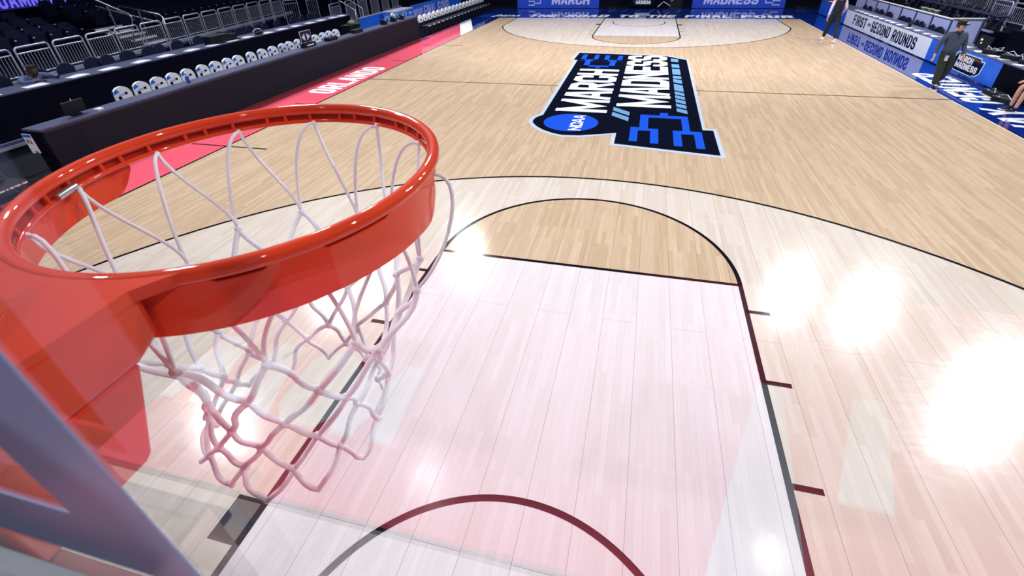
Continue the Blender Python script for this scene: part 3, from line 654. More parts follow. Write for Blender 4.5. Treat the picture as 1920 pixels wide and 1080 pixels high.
# even spacing along the deck edge
SS = [-1.04+.985*i for i in range(14)]
for i, s_ in enumerate(SS):
    lab = 'silver tubular crowd barrier on the left deck edge, %s from its near end' % ORD[i]
    if i == 0: bar.location = lf(s_, -.02, .92); bar.rotation_euler = (0, 0, RZL); bar['label'] = lab
    else: dup(bar, lf(s_, -.02, .92), RZL, lab)

# stadium seats
def stadium_seat():
    e = empty('stadium_seat', (0, 0, 0), 0, '', 'seat', 'dark folded stadium seats')       # faces -Y
    q = MB(); pts = [(-.225, .40), (.225, .40), (.235, .72), (.20, .80), (.12, .83), (-.12, .83), (-.20, .80), (-.235, .72)]
    q.prism(pts, 1, .10, .15, 'navy_seat'); q.build('backrest', e, bevel=.012)
    q = MB(); q.box((0, .02, .52), (.42, .07, .34), 'navy_seat', rx=.18); q.build('seat_pan', e, bevel=.012)
    q = MB(); q.box((.26, .0, .60), (.045, .26, .03), 'black_plastic'); q.box((.26, .08, .3), (.03, .06, .6), 'black_plastic'); q.box((.26, -.145, .60), (.05, .03, .02), 'paper'); tag(q.build('armrest', e), 'black armrest with glint painted as pale tip')  # pale end piece paints the glint on the armrest
    return e
seat0 = None; cnt = 0
for k in range(NR):
    idx = 0
    for j in range(-4, 28):
        s_ = -.9+.54*j
        if 4.35 < s_ < 5.75 or (k > 3 and s_ < 7.5): continue
        tt = 2.05+.8*k+.25; z = .86+.15*k
        pos = lf(s_, tt, z)
        if not in_view((pos[0], pos[1], z+.6), 4) : continue
        idx += 1
        lab = 'navy stadium seat, %s row of the left grandstand, %s from the near end' % (ORD[k], ORD[idx-1])
        # -Y of the seat looks to the court (-n)
        rz = math.atan2(-nn.y, -nn.x)+PI/2
        if seat0 is None: seat0 = stadium_seat(); seat0.location = pos; seat0.rotation_euler = (0, 0, rz); seat0['label'] = lab
        else: dup(seat0, pos, rz, lab)
        cnt += 1
# steps in the aisle
e = empty('aisle_steps', lf(5.05, .6, .86), RZL, 'grey aisle steps with bright nosings between the seat blocks behind the barriers', 'steps')
q = MB()
for k in range(5): q.bbox((-.55, .35*k, -.02), (.55, .35*(k+1), .10+.11*k), 'dark_metal')
q.build('treads', e)
q = MB()
for k in range(5): q.bbox((-.55, .35*k-.012, .05+.11*k), (.55, .35*k+.05, .105+.11*k), 'paper')
tag(q.build('nosings', e), 'bright step nosings')
def handrail(label, pts, cat='handrail'):
    q = MB(); 
    for P_ in pts: q.tube([lf(*a) for a in P_], .024, 'steel', 8)
    o = q.build('handrail'); tag(o, label, cat); return o

handrail('bright steel handrail on the far side of the left aisle steps', [[(5.68, .55, .95), (5.68, .55, 1.60), (5.68, .62, 1.67), (5.68, 1.85, 1.96), (5.68, 1.95, 1.90), (5.68, 1.92, 1.80), (5.68, 1.75, 1.70), (5.68, .6, 1.40)], [(5.68, 1.3, 1.83), (5.68, 1.3, 1.0)]])
handrail('bright steel handrail on the near side of the left aisle steps', [[(4.48, .9, 1.0), (4.48, .62, 1.72), (4.48, .66, 1.82), (4.48, 1.7, 2.30)], [(4.48, 1.25, 2.1), (4.48, 1.25, 1.2)], [(4.48, .7, 1.80), (4.48, 1.6, 2.05)]])
# ribbon display
e = empty('ribbon_display', lf(-2.5, 5.25, 0), RZL, 'purple lit ribbon display above the left grandstand seats', 'display')
q = MB(); q.bbox((0, .0, 1.96), (10.4, .12, 2.9), 'screen'); q.build('panel', e)
q = MB(); text(q, 'NUAMRSHAR', (7.15, -.008, 1.99), (1, 0, 0), (0, 0, 1), .42, 'screen_text', w=.6, t=.2, gap=.14, length=3.1); tag(q.build('lit_letters', e), 'purple lit letters')

# seated person at the press table is made with the people below
# ---- near left corner: folded chairs, rail
e = empty('baseline_chair', (-8.73, 5.44, 0), -PI/2+.08, 'black chair with small white lettering on its front edge, near the rim at left', 'chair')
q = MB(); q.rbox((0, .0, .44), (.50, .48, .05), .06, 'black_plastic'); q.build('seat', e, bevel=.008)
q = MB(); text(q, 'ROAD TO THE FINAL FOUR', (.19, .2405, .425), (-1, 0, 0), (0, 0, 1), .028, 'paper', w=.5, t=.22, gap=.12, length=.40); tag(q.build('lettering', e), 'white lettering')
q = MB(); q.rbox((0, -.22, .72), (.46, .04, .34), .05, 'black_plastic', axis=1); q.build('backrest', e)
q = MB(); q.rbox((0, -.195, .80), (.30, .02, .20), .03, 'paper', axis=1); tag(q.build('emblem', e), 'white emblem patch')
for sx in (-1, 1):
    q = MB(); q.tube([(sx*.22, .26, 0), (sx*.20, -.1, .42), (sx*.21, -.22, .62)], .02, 'dark_metal', 6); q.build('leg', e)
    q = MB(); q.tube([(sx*.2, -.28, 0), (sx*.19, .18, .41)], .02, 'dark_metal', 6); q.build('leg', e)
c2 = dup(e, (-8.80, 4.84, 0), -PI/2-.05, 'black chair leaning in the left corner of the frame beside the lettered chair')
q = MB(); q.tube([(0, 0, .0), (0, 0, .52)], .03, 'partition_frame', 8); q.box((0, .55, .52), (.06, 1.15, .06), 'partition_frame'); q.box((.05, .55, .47), (.03, 1.15, .05), 'zinc')
o = q.build('guard_rail'); o.location = (-10.45, 6.05, 0); tag(o, 'grey horizontal bar beside the near end of the scorers table', 'rail')

# ---- bench on the far left
def bench_chair():
    e = empty('bench_chair', (0, 0, 0), 0, '', 'chair', 'white covered team bench chairs')   # faces +Y
    q = MB(); q.rbox((0, .0, .40), (.46, .44, .04), .04, 'dark_metal'); q.build('seat', e)
    q = MB(); q.box((0, .222, .40), (.24, .006, .03), 'paper'); q.build('seat_print', e)
    q = MB(); q.rbox((0, -.20, .56), (.44, .03, .36), .05, 'black_plastic', axis=1); q.build('backrest', e)
    q = MB(); pts = [(-.20, .54), (.20, .54), (.235, .66), (.17, .77), (.06, .82), (-.06, .82), (-.17, .77), (-.235, .66)]
    q.prism(pts, 1, -.232, -.172, 'white_cloth'); q.add([(-.06, -.171, .59), (.06, -.171, .59), (.07, -.171, .66), (-.05, -.171, .68)], [(0, 1, 2, 3)], 'dark_metal'); tag(q.build('chair_cover', e), 'white cover')
    for sx in (-1, 1):
        for y in (-.19, .19):
            q = MB(); q.tube([(sx*.21, y, 0), (sx*.21, y*.9, .39)], .014, 'black_plastic', 6); q.build('leg', e)
    return e
bc = bench_chair()
for i in range(18):
    y = 22.45+.53*i; lab = 'white covered bench chair in front of the blue banner, %s from the scorers table' % ORD[i]
    if i == 0: bc.location = (-9.30, y, 0); bc.rotation_euler = (0, 0, -PI/2); bc['label'] = lab
    else: dup(bc, (-9.30, y, 0), -PI/2, lab)
q = MB(); q.bbox((-1.6, 0, .001), (0, 11.2, .012), 'black'); o = q.build('under_bench_shade'); o.location = (-9.17, 21.75, 0); tag(o, 'black sheet for the shade under the white covered bench chairs', 'shade sheet')  # black sheet laid in place of the darkness under the bench
e = empty('banner', (-10.9, 24.6, 0), 0, 'blue banner reading ROAD FINAL FOUR behind the white bench chairs', 'banner')
q = MB(); q.bbox((-.06, 0, .0), (0, 7.0, .98), 'banner_blue2'); q.build('sheet', e)
q = MB(); text(q, 'ROAD', (.004, .18, .30), (0, 1, 0), (0, 0, 1), .50, 'lilac', w=.5, t=.18, gap=.09, length=1.05)
text(q, 'FINAL', (.004, 1.42, .30), (0, 1, 0), (0, 0, 1), .56, 'lilac', w=.5, t=.18, gap=.09, length=1.6)
text(q, 'FOUR', (.004, 3.3, .30), (0, 1, 0), (0, 0, 1), .56, 'lilac', w=.5, t=.18, gap=.09, length=1.6)
text(q, 'THE', (.004, .08, .10), (0, 1, 0), (0, 0, 1), .16, 'lilac', w=.5, t=.18, gap=.09); q.build('lettering', e)
for y, l in ((22.95, 'bright blue drinks cooler cart, nearer of the two left of the blue banner'), (23.95, 'bright blue drinks cooler cart next to the blue banner')):
    e = empty('cooler_cart', (-11.05, y, 0), 0, l, 'cooler'); q = MB(); q.bbox((-.3, -.42, .0), (.3, .42, .90), 'cooler'); q.build('body', e, bevel=.03)
    q = MB(); q.bbox((-.32, -.44, .9), (.32, .44, .95), 'zinc'); q.build('lid', e)
    q = MB(); q.lathe((.302, -.2, .66), [(.0, .0), (.09, .0), (.09, .012), (0, .012)], 'banner_blue', 12, axis=0); q.box((.302, .15, .75), (.01, .3, .04), 'paper'); q.build('handle', e)
e = empty('barrier_screen', (-11.6, 20.9, 0), 0, 'plain blue fabric screen behind the far end of the scorers table', 'screen')
q = MB(); q.bbox((-.05, .0, .0), (0, 2.2, .86), 'banner_blue2'); q.build('sheet', e); q = MB(); q.bbox((-.06, 0, .86), (.01, 2.2, .885), 'zinc'); q.build('top_bar', e)
dupc = dup(cv, (-10.15, 21.55, 0), -PI/2, 'single white covered chair near the blue coolers beyond the scorers table', 'white covered chair by the coolers')
q = MB(); q.rbox((0, 0, .4), (.5, .7, .8), .1, 'black_plastic'); q.ball((.1, 0, .86), (.16, .2, .1), 'green', 10, 6); o = q.build('gear_trunk'); o.location = (-11.3, 19.6, 0); tag(o, 'black gear trunk with olive green bundle on top beyond the press table', 'trunk')
b2 = barrier('crowd_barrier', 'tall narrow silver barrier in the left gap, nearer one', 'tall silver gates left', .75, 1.15, -.1, 5); b2.location = (-16.0, 21.9, .3); b2.rotation_euler = (0, 0, RZL-.5)
dup(b2, (-16.0, 23.6, .3), RZL-.3, 'tall narrow silver barrier in the left gap, farther one')
b3 = barrier('crowd_barrier', 'silver barrier beside the far left steps, nearer one', 'silver barriers far left', 1.3, 1.0, -.15, 11); b3.location = (-13.9, 22.3, .25); b3.rotation_euler = (0, 0, RZL)
for i, y in enumerate((23.8, 25.3, 26.9, 28.5, 30.1)): dup(b3, (-14.0-.2*i, y, .25), RZL, 'silver barrier beside the far left steps, %s beyond the first' % ORD[i])
q = MB(); q.bbox((-1.2, 0, 0), (0, 9.6, .33), 'black_plastic'); q.bbox((-.02, 0, .27), (.06, 9.6, .34), 'zinc'); o = q.build('seating_riser'); o.location = (-13.9, 22.1, 0); o.rotation_euler = (0, 0, .12); tag(o, 'low black deck with pale edge behind the blue coolers', 'grandstand deck')
e = empty('portable_steps', (-13.4, 23.6, 0), RZL, 'small portable aluminium steps with handrails behind the blue screen at far left', 'steps')
q = MB()
for k in range(4): q.bbox((0, .28*k, .20*k), (1.0, .28*k+.28, .20*k+.05), 'zinc')
q.build('treads', e)
for x in (0, 1.0):
    q = MB(); q.tube([(x, 0, 0), (x, 0, .9), (x, 1.1, 1.6), (x, 1.1, .6)], .022, 'steel', 6); q.build('handrail', e)

# ================================================================== FAR END
for nm, x0, x1, tx, lb in (('MARCH', -7.75, -2.6, (-5.55, 2.35), 'blue banner reading MARCH beyond the far baseline'), ('MADNESS', 2.85, 7.85, (3.45, 2.95), 'blue banner reading MADNESS beyond the far baseline')):
    e = empty('banner', (x0, 33.25, 0), 0, lb, 'banner'); wd = x1-x0
    q = MB(); q.bbox((0, 0, .02), (wd, .08, .86), 'banner_blue2' if False else 'banner_blue'); q.build('sheet', e)
    q = MB()
    text(q, nm, (tx[0]-x0, -.004, .21), (1, 0, 0), (0, 0, 1), .46, 'lilac', w=.6, t=.2, gap=.07, length=tx[1], shear=.12)
    if nm == 'MARCH': bx = 1.1
    else: bx = 4.35
    s_ = -1 if nm == 'MARCH' else 1
    for P_ in ([(0, .18), (.35, .18), (.35, .40), (0, .40)], [(.35, .29), (.75, .29), (.75, .55)]):
        for qd in strokes([(s_*(x_-.35), z_) for x_, z_ in P_] if nm == 'MARCH' else [(.35-x_+.0, z_) for x_, z_ in P_], .055, False):
            q.add([((bx if nm == 'MARCH' else bx)+(v.x if nm != 'MARCH' else -v.x*1), -.004, v.y) for v in qd], [(0, 1, 2, 3)], 'lilac')
    q.build('lettering', e)
e = empty('basket_stand', (0, 33.2, 0), 0, 'black padded basket stand base with white lettered pad between the two far banners', 'basket stand')
q = MB(); q.bbox((-.75, .0, .05), (.75, 1.6, .95), 'black'); q.build('padded_base', e, bevel=.06)
q = MB(); q.bbox((-.6, -.03, .16), (.5, -.005, .7), 'logo_black')
text(q, 'MARCH', (-.35, -.034, .44), (1, 0, 0), (0, 0, 1), .16, 'paper', w=.6, t=.2, gap=.08, length=.62)
text(q, 'MADNESS', (-.40, -.034, .24), (1, 0, 0), (0, 0, 1), .17, 'paper', w=.6, t=.2, gap=.08, length=.86)
q.build('lettered_pad', e)
q = MB(); q.tube([(.9, -.2, .1), (1.2, -.2, .38), (1.6, -.2, .15)], .02, 'zinc', 6); q.build('cable', e)
for x in (-2.1, 1.9):
    pass
e = empty('camera_rig', (1.9, 33.2, 0), 0, 'black equipment with grey lever beside the MADNESS banner at the far baseline', 'equipment')
q = MB(); q.rbox((0, 0, .35), (.8, .4, .7), .1, 'black_plastic'); q.build('case', e); q = MB(); q.tube([(-.3, -.25, .4), (.1, -.25, .62), (.35, -.25, .5)], .02, 'zinc', 6); q.build('lever', e)
q = MB(); q.bbox((-13, 0, 0), (13.5, .5, 1.4), 'black'); o = q.build('backdrop_drape'); o.location = (0, 35.2, 0); tag(o, 'long black drape behind the far banners', 'drape')
for x, l in ((-1.75, 'left'), (8.6, 'right')):
    q = MB(); q.rbox((0, 0, .06), (.5, .3, .12), .05, 'black_plastic'); q.box((0, -.12, .1), (.3, .05, .03), 'paper'); o = q.build('floor_box'); o.location = (x, 32.75, 0); tag(o, 'small black floor box %s' % ('between the MARCH banner and the basket stand' if l == 'left' else 'right of the MADNESS banner'), 'box')

# ================================================================== RIGHT SIDE
RTX, RTZ = 9.0, .635
def court_table(name, y0, y1, label, sheet, extra=None):
    e = empty(name, (RTX, y0, 0), 0, label, 'table')
    q = MB(); q.bbox((0, 0, .03), (.03, y1-y0, RTZ-.02), sheet); q.build('front_banner', e)
    q = MB(); q.bbox((-.005, 0, RTZ-.02), (.60, y1-y0, RTZ), 'grey_top'); q.build('table_top', e)
    q = MB(); q.bbox((.03, .02, 0), (.56, .05, RTZ-.02), 'black'); q.bbox((.03, y1-y0-.05, 0), (.56, y1-y0-.02, RTZ-.02), 'black'); q.build('end_panel', e)
    return e
court_table('press_table', 26.9, 30.9, 'far press table with plain blue front beyond the white banner', 'banner_blue2')
e = court_table('press_table', 19.1, 26.9, 'press table with white front reading FIRST and SECOND ROUNDS', 'banner_white')
q = MB()
# reads from far (left in view) to near: direction -Y, seen from -X
text(q, 'FIRST', (-.004, 6.75, .16), (0, -1, 0), (0, 0, 1), .37, 'logo_black', w=.5, t=.17, gap=.08, length=1.45, shear=.03)
text(q, 'AND', (-.004, 5.15, .30), (0, -1, 0), (0, 0, 1), .11, 'logo_black', w=.6, t=.18, gap=.1, length=.34)
text(q, 'SECOND', (-.004, 4.72, .16), (0, -1, 0), (0, 0, 1), .37, 'logo_black', w=.5, t=.17, gap=.08, length=1.75, shear=.03)
text(q, 'ROUNDS', (-.004, 2.72, .13), (0, -1, 0), (0, 0, 1), .38, 'logo_black', w=.5, t=.17, gap=.08, length=1.85, shear=.03)
q.build('lettering', e)
e = court_table('press_table', 15.5, 19.1, 'press table with bright blue front and black lettered emblem', 'banner_blue2')
q = MB()
q.prism([(2.05, .12), (2.05, .50), (1.95, .55), (.85, .56), (.82, .50), (.66, .50), (.70, .20), (.85, .10), (1.0, .07), (1.9, .08)], 0, -.006, -.002, 'paper')
q.prism([(2.02, .14), (2.02, .48), (1.93, .53), (.87, .54), (.84, .48), (.69, .48), (.73, .21), (.86, .12), (1.0, .09), (1.89, .10)], 0, -.010, -.006, 'logo_black')
text(q, 'MARCH', (-.0115, 1.88, .345), (0, -1, 0), (0, 0, 1), .145, 'paper', w=.6, t=.2, gap=.08, length=.72, shear=.05)
text(q, 'MADNESS', (-.0115, 1.90, .17), (0, -1, 0), (0, 0, 1), .155, 'paper', w=.6, t=.2, gap=.08, length=1.05, shear=.05)
q.build('emblem', e)
court_table('press_table', 9.5, 15.5, 'black draped press table at the right edge crowded with equipment', 'black')
# papers
for i, y in enumerate((30.0, 29.3, 26.3, 25.7, 25.15, 24.6, 24.1, 23.55, 23.0, 22.5, 21.9, 21.2, 20.6, 19.9, 19.4, 18.3, 17.6, 16.9, 16.3, 15.9, 15.2, 14.7)):
    o = pm.copy(); COL.objects.link(o); o.location = (9.16+random.uniform(-.02, .03), y, RTZ); o.rotation_euler = (0, 0, PI+random.uniform(-.2, .2)); o['label'] = 'white paper sheets on the right press tables, %s pile from their far end' % ORD[i]; o['group'] = 'paper piles on the right press tables'; o.scale = (.75, .55, 1)
q = MB(); q.lathe((0, 0, 0), [(0, 0), (.05, 0), (.055, .14), (0, .14)], 'black_plastic', 12); o = q.build('black_cup'); o.location = (9.22, 21.35, RTZ); tag(o, 'black cup standing on the table above the word ROUNDS', 'cup')
fr = folding('folding_chair', '', 'chair', 'black folding chairs behind the white lettered table', False, h=.70)
for i, y in enumerate((27.9, 27.3, 26.5, 26.0, 25.15, 23.85, 23.40, 22.72, 22.35, 21.55, 20.98)):
    lab = 'black chair between the white lettered table and pale panels, %s from the far end' % ORD[i]
    if i == 0: fr.location = (9.80, y, 0); fr.rotation_euler = (0, 0, PI/2); fr['label'] = lab
    else: dup(fr, (9.80, y, 0), PI/2+random.uniform(-.15, .25), lab)
# pale partitions
def partition():
    e = empty('partition_panel', (0, 0, 0), 0, '', 'partition', 'pale lavender partition panels')
    q = MB(); q.bbox((0, .05, .08), (.03, 1.20, .94), 'partition'); q.build('panel', e)
    q = MB(); q.bbox((-.015, -.03, 0), (.045, .05, .97), 'partition_frame'); q.bbox((-.01, .05, .91), (.04, 1.20, .935), 'partition_frame'); q.build('post', e)
    q = MB(); q.bbox((-.015, -.03, .945), (.045, 1.22, .975), 'paper'); tag(q.build('top_rail', e), 'white top rail'); return e
pp = partition(); YP = [20.75+1.25*i for i in range(7)]
for i, y in enumerate(YP):
    lab = 'pale lavender partition panel behind the right press chairs, %s from the walking person' % ORD[i]
    if i == 0: pp.location = (10.12, y, 0); pp['label'] = lab
    else: dup(pp, (10.12, y, 0), 0, lab)
xp = dup(pp, (10.94, 20.62, 0), PI/2, 'pale lavender partition panel standing crosswise behind the person in the cap')
xp.scale = (1, .70, 1.04)
# right grandstand deck
e = empty('seating_riser', (11.95, 14, 0), 0, 'black right grandstand deck with pale front edge', 'grandstand deck')
q = MB(); q.bbox((0, 0, 0), (8, 6.6, .62), 'black'); q.build('deck', e)
q = MB(); q.bbox((-.1, 4.9, .62), (.4, 6.7, .68), 'zinc'); q.bbox((.0, 0, .62), (.1, 4.9, .66), 'zinc'); q.build('edge_strip', e)
e = empty('seating_riser', (11.6, 21.2, 0), 0, 'long low deck behind the pale partition panels', 'grandstand deck')
q = MB(); q.bbox((0, 0, 0), (6, 11, .5), 'black'); q.bbox((-.04, 0, .5), (.06, 11, .55), 'zinc'); q.build('deck', e)
rs = folding('folding_chair', '', 'chair', 'dark chairs behind the partitions', False, h=.55)
for i in range(14):
    lab = 'dark chair behind the pale partitions at right, %s from the near end' % ORD[i]
    z = .5
    if i == 0: rs.location = (11.9, 21.6, z); rs.rotation_euler = (0, 0, PI/2); rs['label'] = lab
    else: dup(rs, (11.9+random.uniform(-.05, .05), 21.6+.56*i, z), PI/2+random.uniform(-.2, .2), lab)
for i, y in enumerate((23.4, 23.95, 24.5)):
    q = MB(); q.rbox((0, 0, .08), (.16, .26, .16), .05, 'green'); q.box((0, 0, .18), (.16, .26, .03), 'paper'); o = q.build('green_pack'); o.location = (11.7, y+1.9, .56); tag(o, 'olive green pack with white lid above the pale partitions, %s from the near side' % ORD[i], 'pack')
b4 = barrier('crowd_barrier', 'silver barrier behind the dark chairs at right, nearest the steps', 'silver barriers right stand', 1.45, 1.1, -.1, 13); b4.location = (12.6, 22.4, .55); b4.rotation_euler = (0, 0, PI/2)
for i in range(5): dup(b4, (12.6, 24.0+1.6*i, .55), PI/2, 'silver barrier behind the dark chairs at right, %s beyond the one nearest the steps' % ORD[i])
b5 = barrier('crowd_barrier', 'tall silver gate at the top right corner of the view', 'tall gate right', .75, .78, -.12, 5); b5.location = (12.0, 19.35, .70); b5.rotation_euler = (0, 0, PI/2-.25)
b6 = barrier('crowd_barrier', 'silver barrier in front of the right steps, nearer one', 'silver barriers by the right steps', .95, .66, -.2, 8); b6.location = (12.0, 20.5, .72); b6.rotation_euler = (0, 0, PI/2)
dup(b6, (12.0, 21.5, .72), PI/2, 'silver barrier in front of the right steps, farther one')
e = empty('portable_steps', (12.6, 19.9, .62), PI/2, 'bright edged aluminium steps behind the right barriers', 'steps')
q = MB()
for k in range(5): q.bbox((0, -.28*k-.28, .14*k), (1.2, -.28*k, .14*k+.05), 'dark_metal'); q.bbox((0, -.28*k-.02, .14*k), (1.2, -.28*k+.02, .14*k+.06), 'paper')
q.build('treads', e)
for x in (0, 1.2):
    q = MB(); q.tube([(x, 0, -.05), (x, 0, .55), (x, -1.4, 1.25), (x, -1.4, .7)], .022, 'steel', 6); q.build('handrail', e)
# equipment on the near right tables
e = empty('monitor', (9.42, 17.35, RTZ), -PI/2, 'wide black monitor back with two white labels on the right press table', 'monitor')
q = MB(); q.box((0, 0, .17), (.60, .04, .30), 'black_plastic', rx=-.2); q.build('screen', e)
q = MB(); q.box((-.1, -.035, .22), (.09, .004, .05), 'paper', rx=-.2); q.box((-.08, -.032, .14), (.08, .004, .03), 'paper', rx=-.2); q.build('label_patch', e)
q = MB(); q.box((0, .06, .01), (.24, .2, .02), 'black_plastic'); q.build('stand', e)
for i, (x, y) in enumerate(((9.4, 18.6), (9.3, 16.6), (9.35, 15.9), (9.4, 15.3))):
    e = empty('equipment_case', (x, y, RTZ), .3*i, 'black cable-covered equipment on the right press tables, %s from the emblem' % ORD[i], 'equipment')
    q = MB(); q.rbox((0, 0, .05), (.28, .4, .10), .04, 'black_plastic'); q.build('case', e)
    q = MB()
    for j in range(3):
        a = j*2.1+i; q.tube([(.1*math.cos(a), .15*math.sin(a), .1), (.16*math.cos(a+.6), .2*math.sin(a+.6), .17), (.1*math.cos(a+1.4), .2*math.sin(a+1.4), .11)], .008, 'zinc', 5)
    q.build('cable', e)
    q = MB(); q.box((.0, -.1, .106), (.05, .07, .012), 'paper'); q.build('label_patch', e)
q = MB(); q.box((0, 0, .5), (1.4, 2.2, 1.0), 'black'); o = q.build('draped_cabinet'); o.location = (11.14, 17.2, 0); tag(o, 'large black draped cabinet behind the right press table', 'cabinet')
for i, (x, y) in enumerate(((8.74, 14.90), (8.66, 14.28), (8.62, 12.85))):
    q = MB(); q.rbox((0, 0, .05), (.25, .5, .10), .05, 'black_plastic'); q.tube([(-.1, -.2, .1), (0, 0, .16), (.1, .25, .1)], .012, 'zinc', 5); q.box((-.08, .1, .102), (.03, .05, .006), 'paper')
    o = q.build('camera_bag'); o.location = (x, y, 0); o.rotation_euler = (0, 0, .4*i); tag(o, 'black bag on the blue apron by the sitting person, %s from the blue banner' % ORD[i], 'bag')

# ================================================================== PEOPLE
def skin(name, V, E, R, mt, parent, sub=2):
    me = bpy.data.meshes.new(name); me.from_pydata([tuple(v) for v in V], E, []); o = bpy.data.objects.new(name, me); COL.objects.link(o); me.materials.append(M[mt])
    if parent: o.parent = parent
    md = o.modifiers.new('skin', 'SKIN'); md.use_smooth_shade = True
    if not me.skin_vertices: bpy.context.view_layer.objects.active = o
    sv = me.skin_vertices[0].data if me.skin_vertices else None
    if sv:
        for i, r in enumerate(R):
            sv[i].radius = r if isinstance(r, tuple) else (r, r); sv[i].use_root = (i == 0)
    s_ = o.modifiers.new('sub', 'SUBSURF'); s_.levels = sub; s_.render_levels = sub
    return o
class Sk:
    def __init__(s): s.V = []; s.E = []; s.R = []
    def p(s, v, r, par=None):
        s.V.append(Vector(v)); s.R.append(r)
        if par is not None: s.E.append((par, len(s.V)-1))
        return len(s.V)-1
    def chain(s, par, pts):
        for v, r in pts: par = s.p(v, r, par)
        return par
def hand(k, wrist_i, W_, d, side, sc_=1.0, curl=.5):
    """five fingers from a palm; d = direction down the hand, side = unit vector towards the thumb"""
    d = Vector(d).normalized(); sd = Vector(side).normalized(); up = d.cross(sd).normalized()
    pm_ = k.p(W_+d*.055*sc_, (.030*sc_, .018*sc_), wrist_i)
    for j, (o_, l) in enumerate(((.024, .070), (.008, .078), (-.008, .073), (-.023, .058))):
        b_ = W_+d*.088*sc_+sd*o_*sc_; a_ = k.p(b_, .0095*sc_, pm_)
        m_ = b_+d*l*.5*sc_+up*(.01*curl+.004*j); k.chain(a_, [(m_, .0085*sc_), (m_+(d*(1-.55*curl)+up*curl).normalized()*l*.5*sc_, .007*sc_)])
    t0 = W_+d*.03*sc_+sd*.026*sc_; k.chain(pm_, [(t0+d*.02, .011*sc_), (t0+sd*.022*sc_+d*.045*sc_+up*.012, .0095*sc_)])
def person(name, loc, rz, label, J, mats, opts):
    """J: joints in local space, y is forward, x is the person's right"""
    e = empty(name, loc, rz, label, 'person')
    k = Sk()
    pel = k.p(J['pelvis'], (.09, .075)); ch = k.chain(pel, [(J['waist'], (.085, .075)), (J['chest'], (.12, .085))]); nk = k.chain(ch, [(J['neck'], .055)])
    H = Vector(J['head']); fw = Vector(J['face']).normalized()
    hb = k.chain(nk, [(H-Vector((0, 0, .075))+fw*.012, (.058, .062)), (H, (.074, .088)), (H+Vector((0, 0, .075))-fw*.012, (.062, .07))])
    for s_ in ('r', 'l'):
        a = k.chain(ch, [(J['sh_'+s_], .052), (J['el_'+s_], .040), (J['wr_'+s_], .027)])
        dd = (Vector(J['wr_'+s_])-Vector(J['el_'+s_])).normalized(); hand(k, a, Vector(J['wr_'+s_]), dd, (0, 1, 0), 1.0, .6)
        k.chain(pel, [(J['hip_'+s_], .068), (J['kn_'+s_], .055), (J['an_'+s_], .036)])
    body = skin('body', k.V, k.E, k.R, mats['skin'], e)
    # face
    q = MB(); rt = fw.cross(Vector((0, 0, 1))).normalized(); upv = Vector((0, 0, 1))
    q.ball(H+fw*.090+upv*(-.012), (.013, .013, .020), mats['skin'], 8, 6); q.build('nose', e)
    for sx in (-1, 1):
        q = MB(); c = H+fw*.079+rt*.030*sx+upv*.014; q.ball(c, .0105, 'black_plastic', 8, 6); q.build('eye', e)
        q = MB(); c = H+rt*.076*sx; q.ball(c, (.012, .02, .028), mats['skin'], 8, 6); q.build('ear', e)
    q = MB(); q.ball(H+fw*.080+upv*(-.045), (.022, .010, .006), 'red_dark', 8, 6); q.build('mouth', e)
    # top
    k = Sk(); top = mats['top']; s1 = opts.get('fat', 1.0)
    p0 = k.p(Vector(J['pelvis'])+Vector((0, 0, -.05)), (.172*s1, .132*s1)); p1 = k.chain(p0, [(J['waist'], (.165*s1, .130*s1)), (J['chest'], (.165*s1, .120*s1)), (Vector(J['neck'])+Vector((0, 0, -.03)), .065)])
    if not opts.get('sleeveless'):
        for s_ in ('r', 'l'):
            dd = (Vector(J['wr_'+s_])-Vector(J['el_'+s_])); k.chain(2, [(J['sh_'+s_], .072), (J['el_'+s_], .056), (Vector(J['wr_'+s_])-dd*.05, .038)])
        skin('jacket', k.V, k.E, k.R, top, e)
    else:
        for s_ in ('r', 'l'): k.chain(2, [(Vector(J['sh_'+s_])*.97+Vector(J['chest'])*.03, .066)])
        skin('vest', k.V, k.E, k.R, top, e)
        for s_ in ('r', 'l'):
            k = Sk(); dd = (Vector(J['wr_'+s_])-Vector(J['el_'+s_])); a = k.p(J['sh_'+s_], .060); k.chain(a, [(J['el_'+s_], .048), (Vector(J['wr_'+s_])-dd*.08, .036)]); skin('sleeve', k.V, k.E, k.R, mats['sleeve'], e)
    # trousers
    if mats.get('trousers'):
        k = Sk(); k.p(Vector(J['pelvis'])+Vector((0, 0, .10)), (.13*s1, .10*s1)); p0 = k.p(Vector(J['pelvis'])+Vector((0, 0, -.01)), (.162*s1, .124*s1), 0)
        for s_ in ('r', 'l'):
            if opts.get('shorts'): k.chain(p0, [(J['hip_'+s_], .105), (Vector(J['hip_'+s_]).lerp(Vector(J['kn_'+s_]), .75), .085)])
            else: k.chain(p0, [(J['hip_'+s_], .115*s1), (J['kn_'+s_], .082*s1), (Vector(J['an_'+s_])+Vector((0, 0, .02)), .066)])
        skin('shorts' if opts.get('shorts') else 'trousers', k.V, k.E, k.R, mats['trousers'], e)
    for s_ in ('r', 'l'):
        A = Vector(J['an_'+s_]); fd = Vector(J.get('toe_'+s_, (0, 1, -.2))).normalized()
        k = Sk(); a = k.p(A-fd*.035+Vector((0, 0, -.03)), (.038, .036)); k.chain(a, [(A+fd*.06+Vector((0, 0, -.042)), (.042, .030)), (A+fd*.155+Vector((0, 0, -.050)), (.036, .022))]); skin('shoe', k.V, k.E, k.R, mats['shoe'], e)
        q = MB(); q.box(A+fd*.06+Vector((0, 0, -.070)), (.08, .25, .016), 'paper', rz=math.atan2(fd.y, fd.x)-PI/2); q.build('shoe_sole', e)
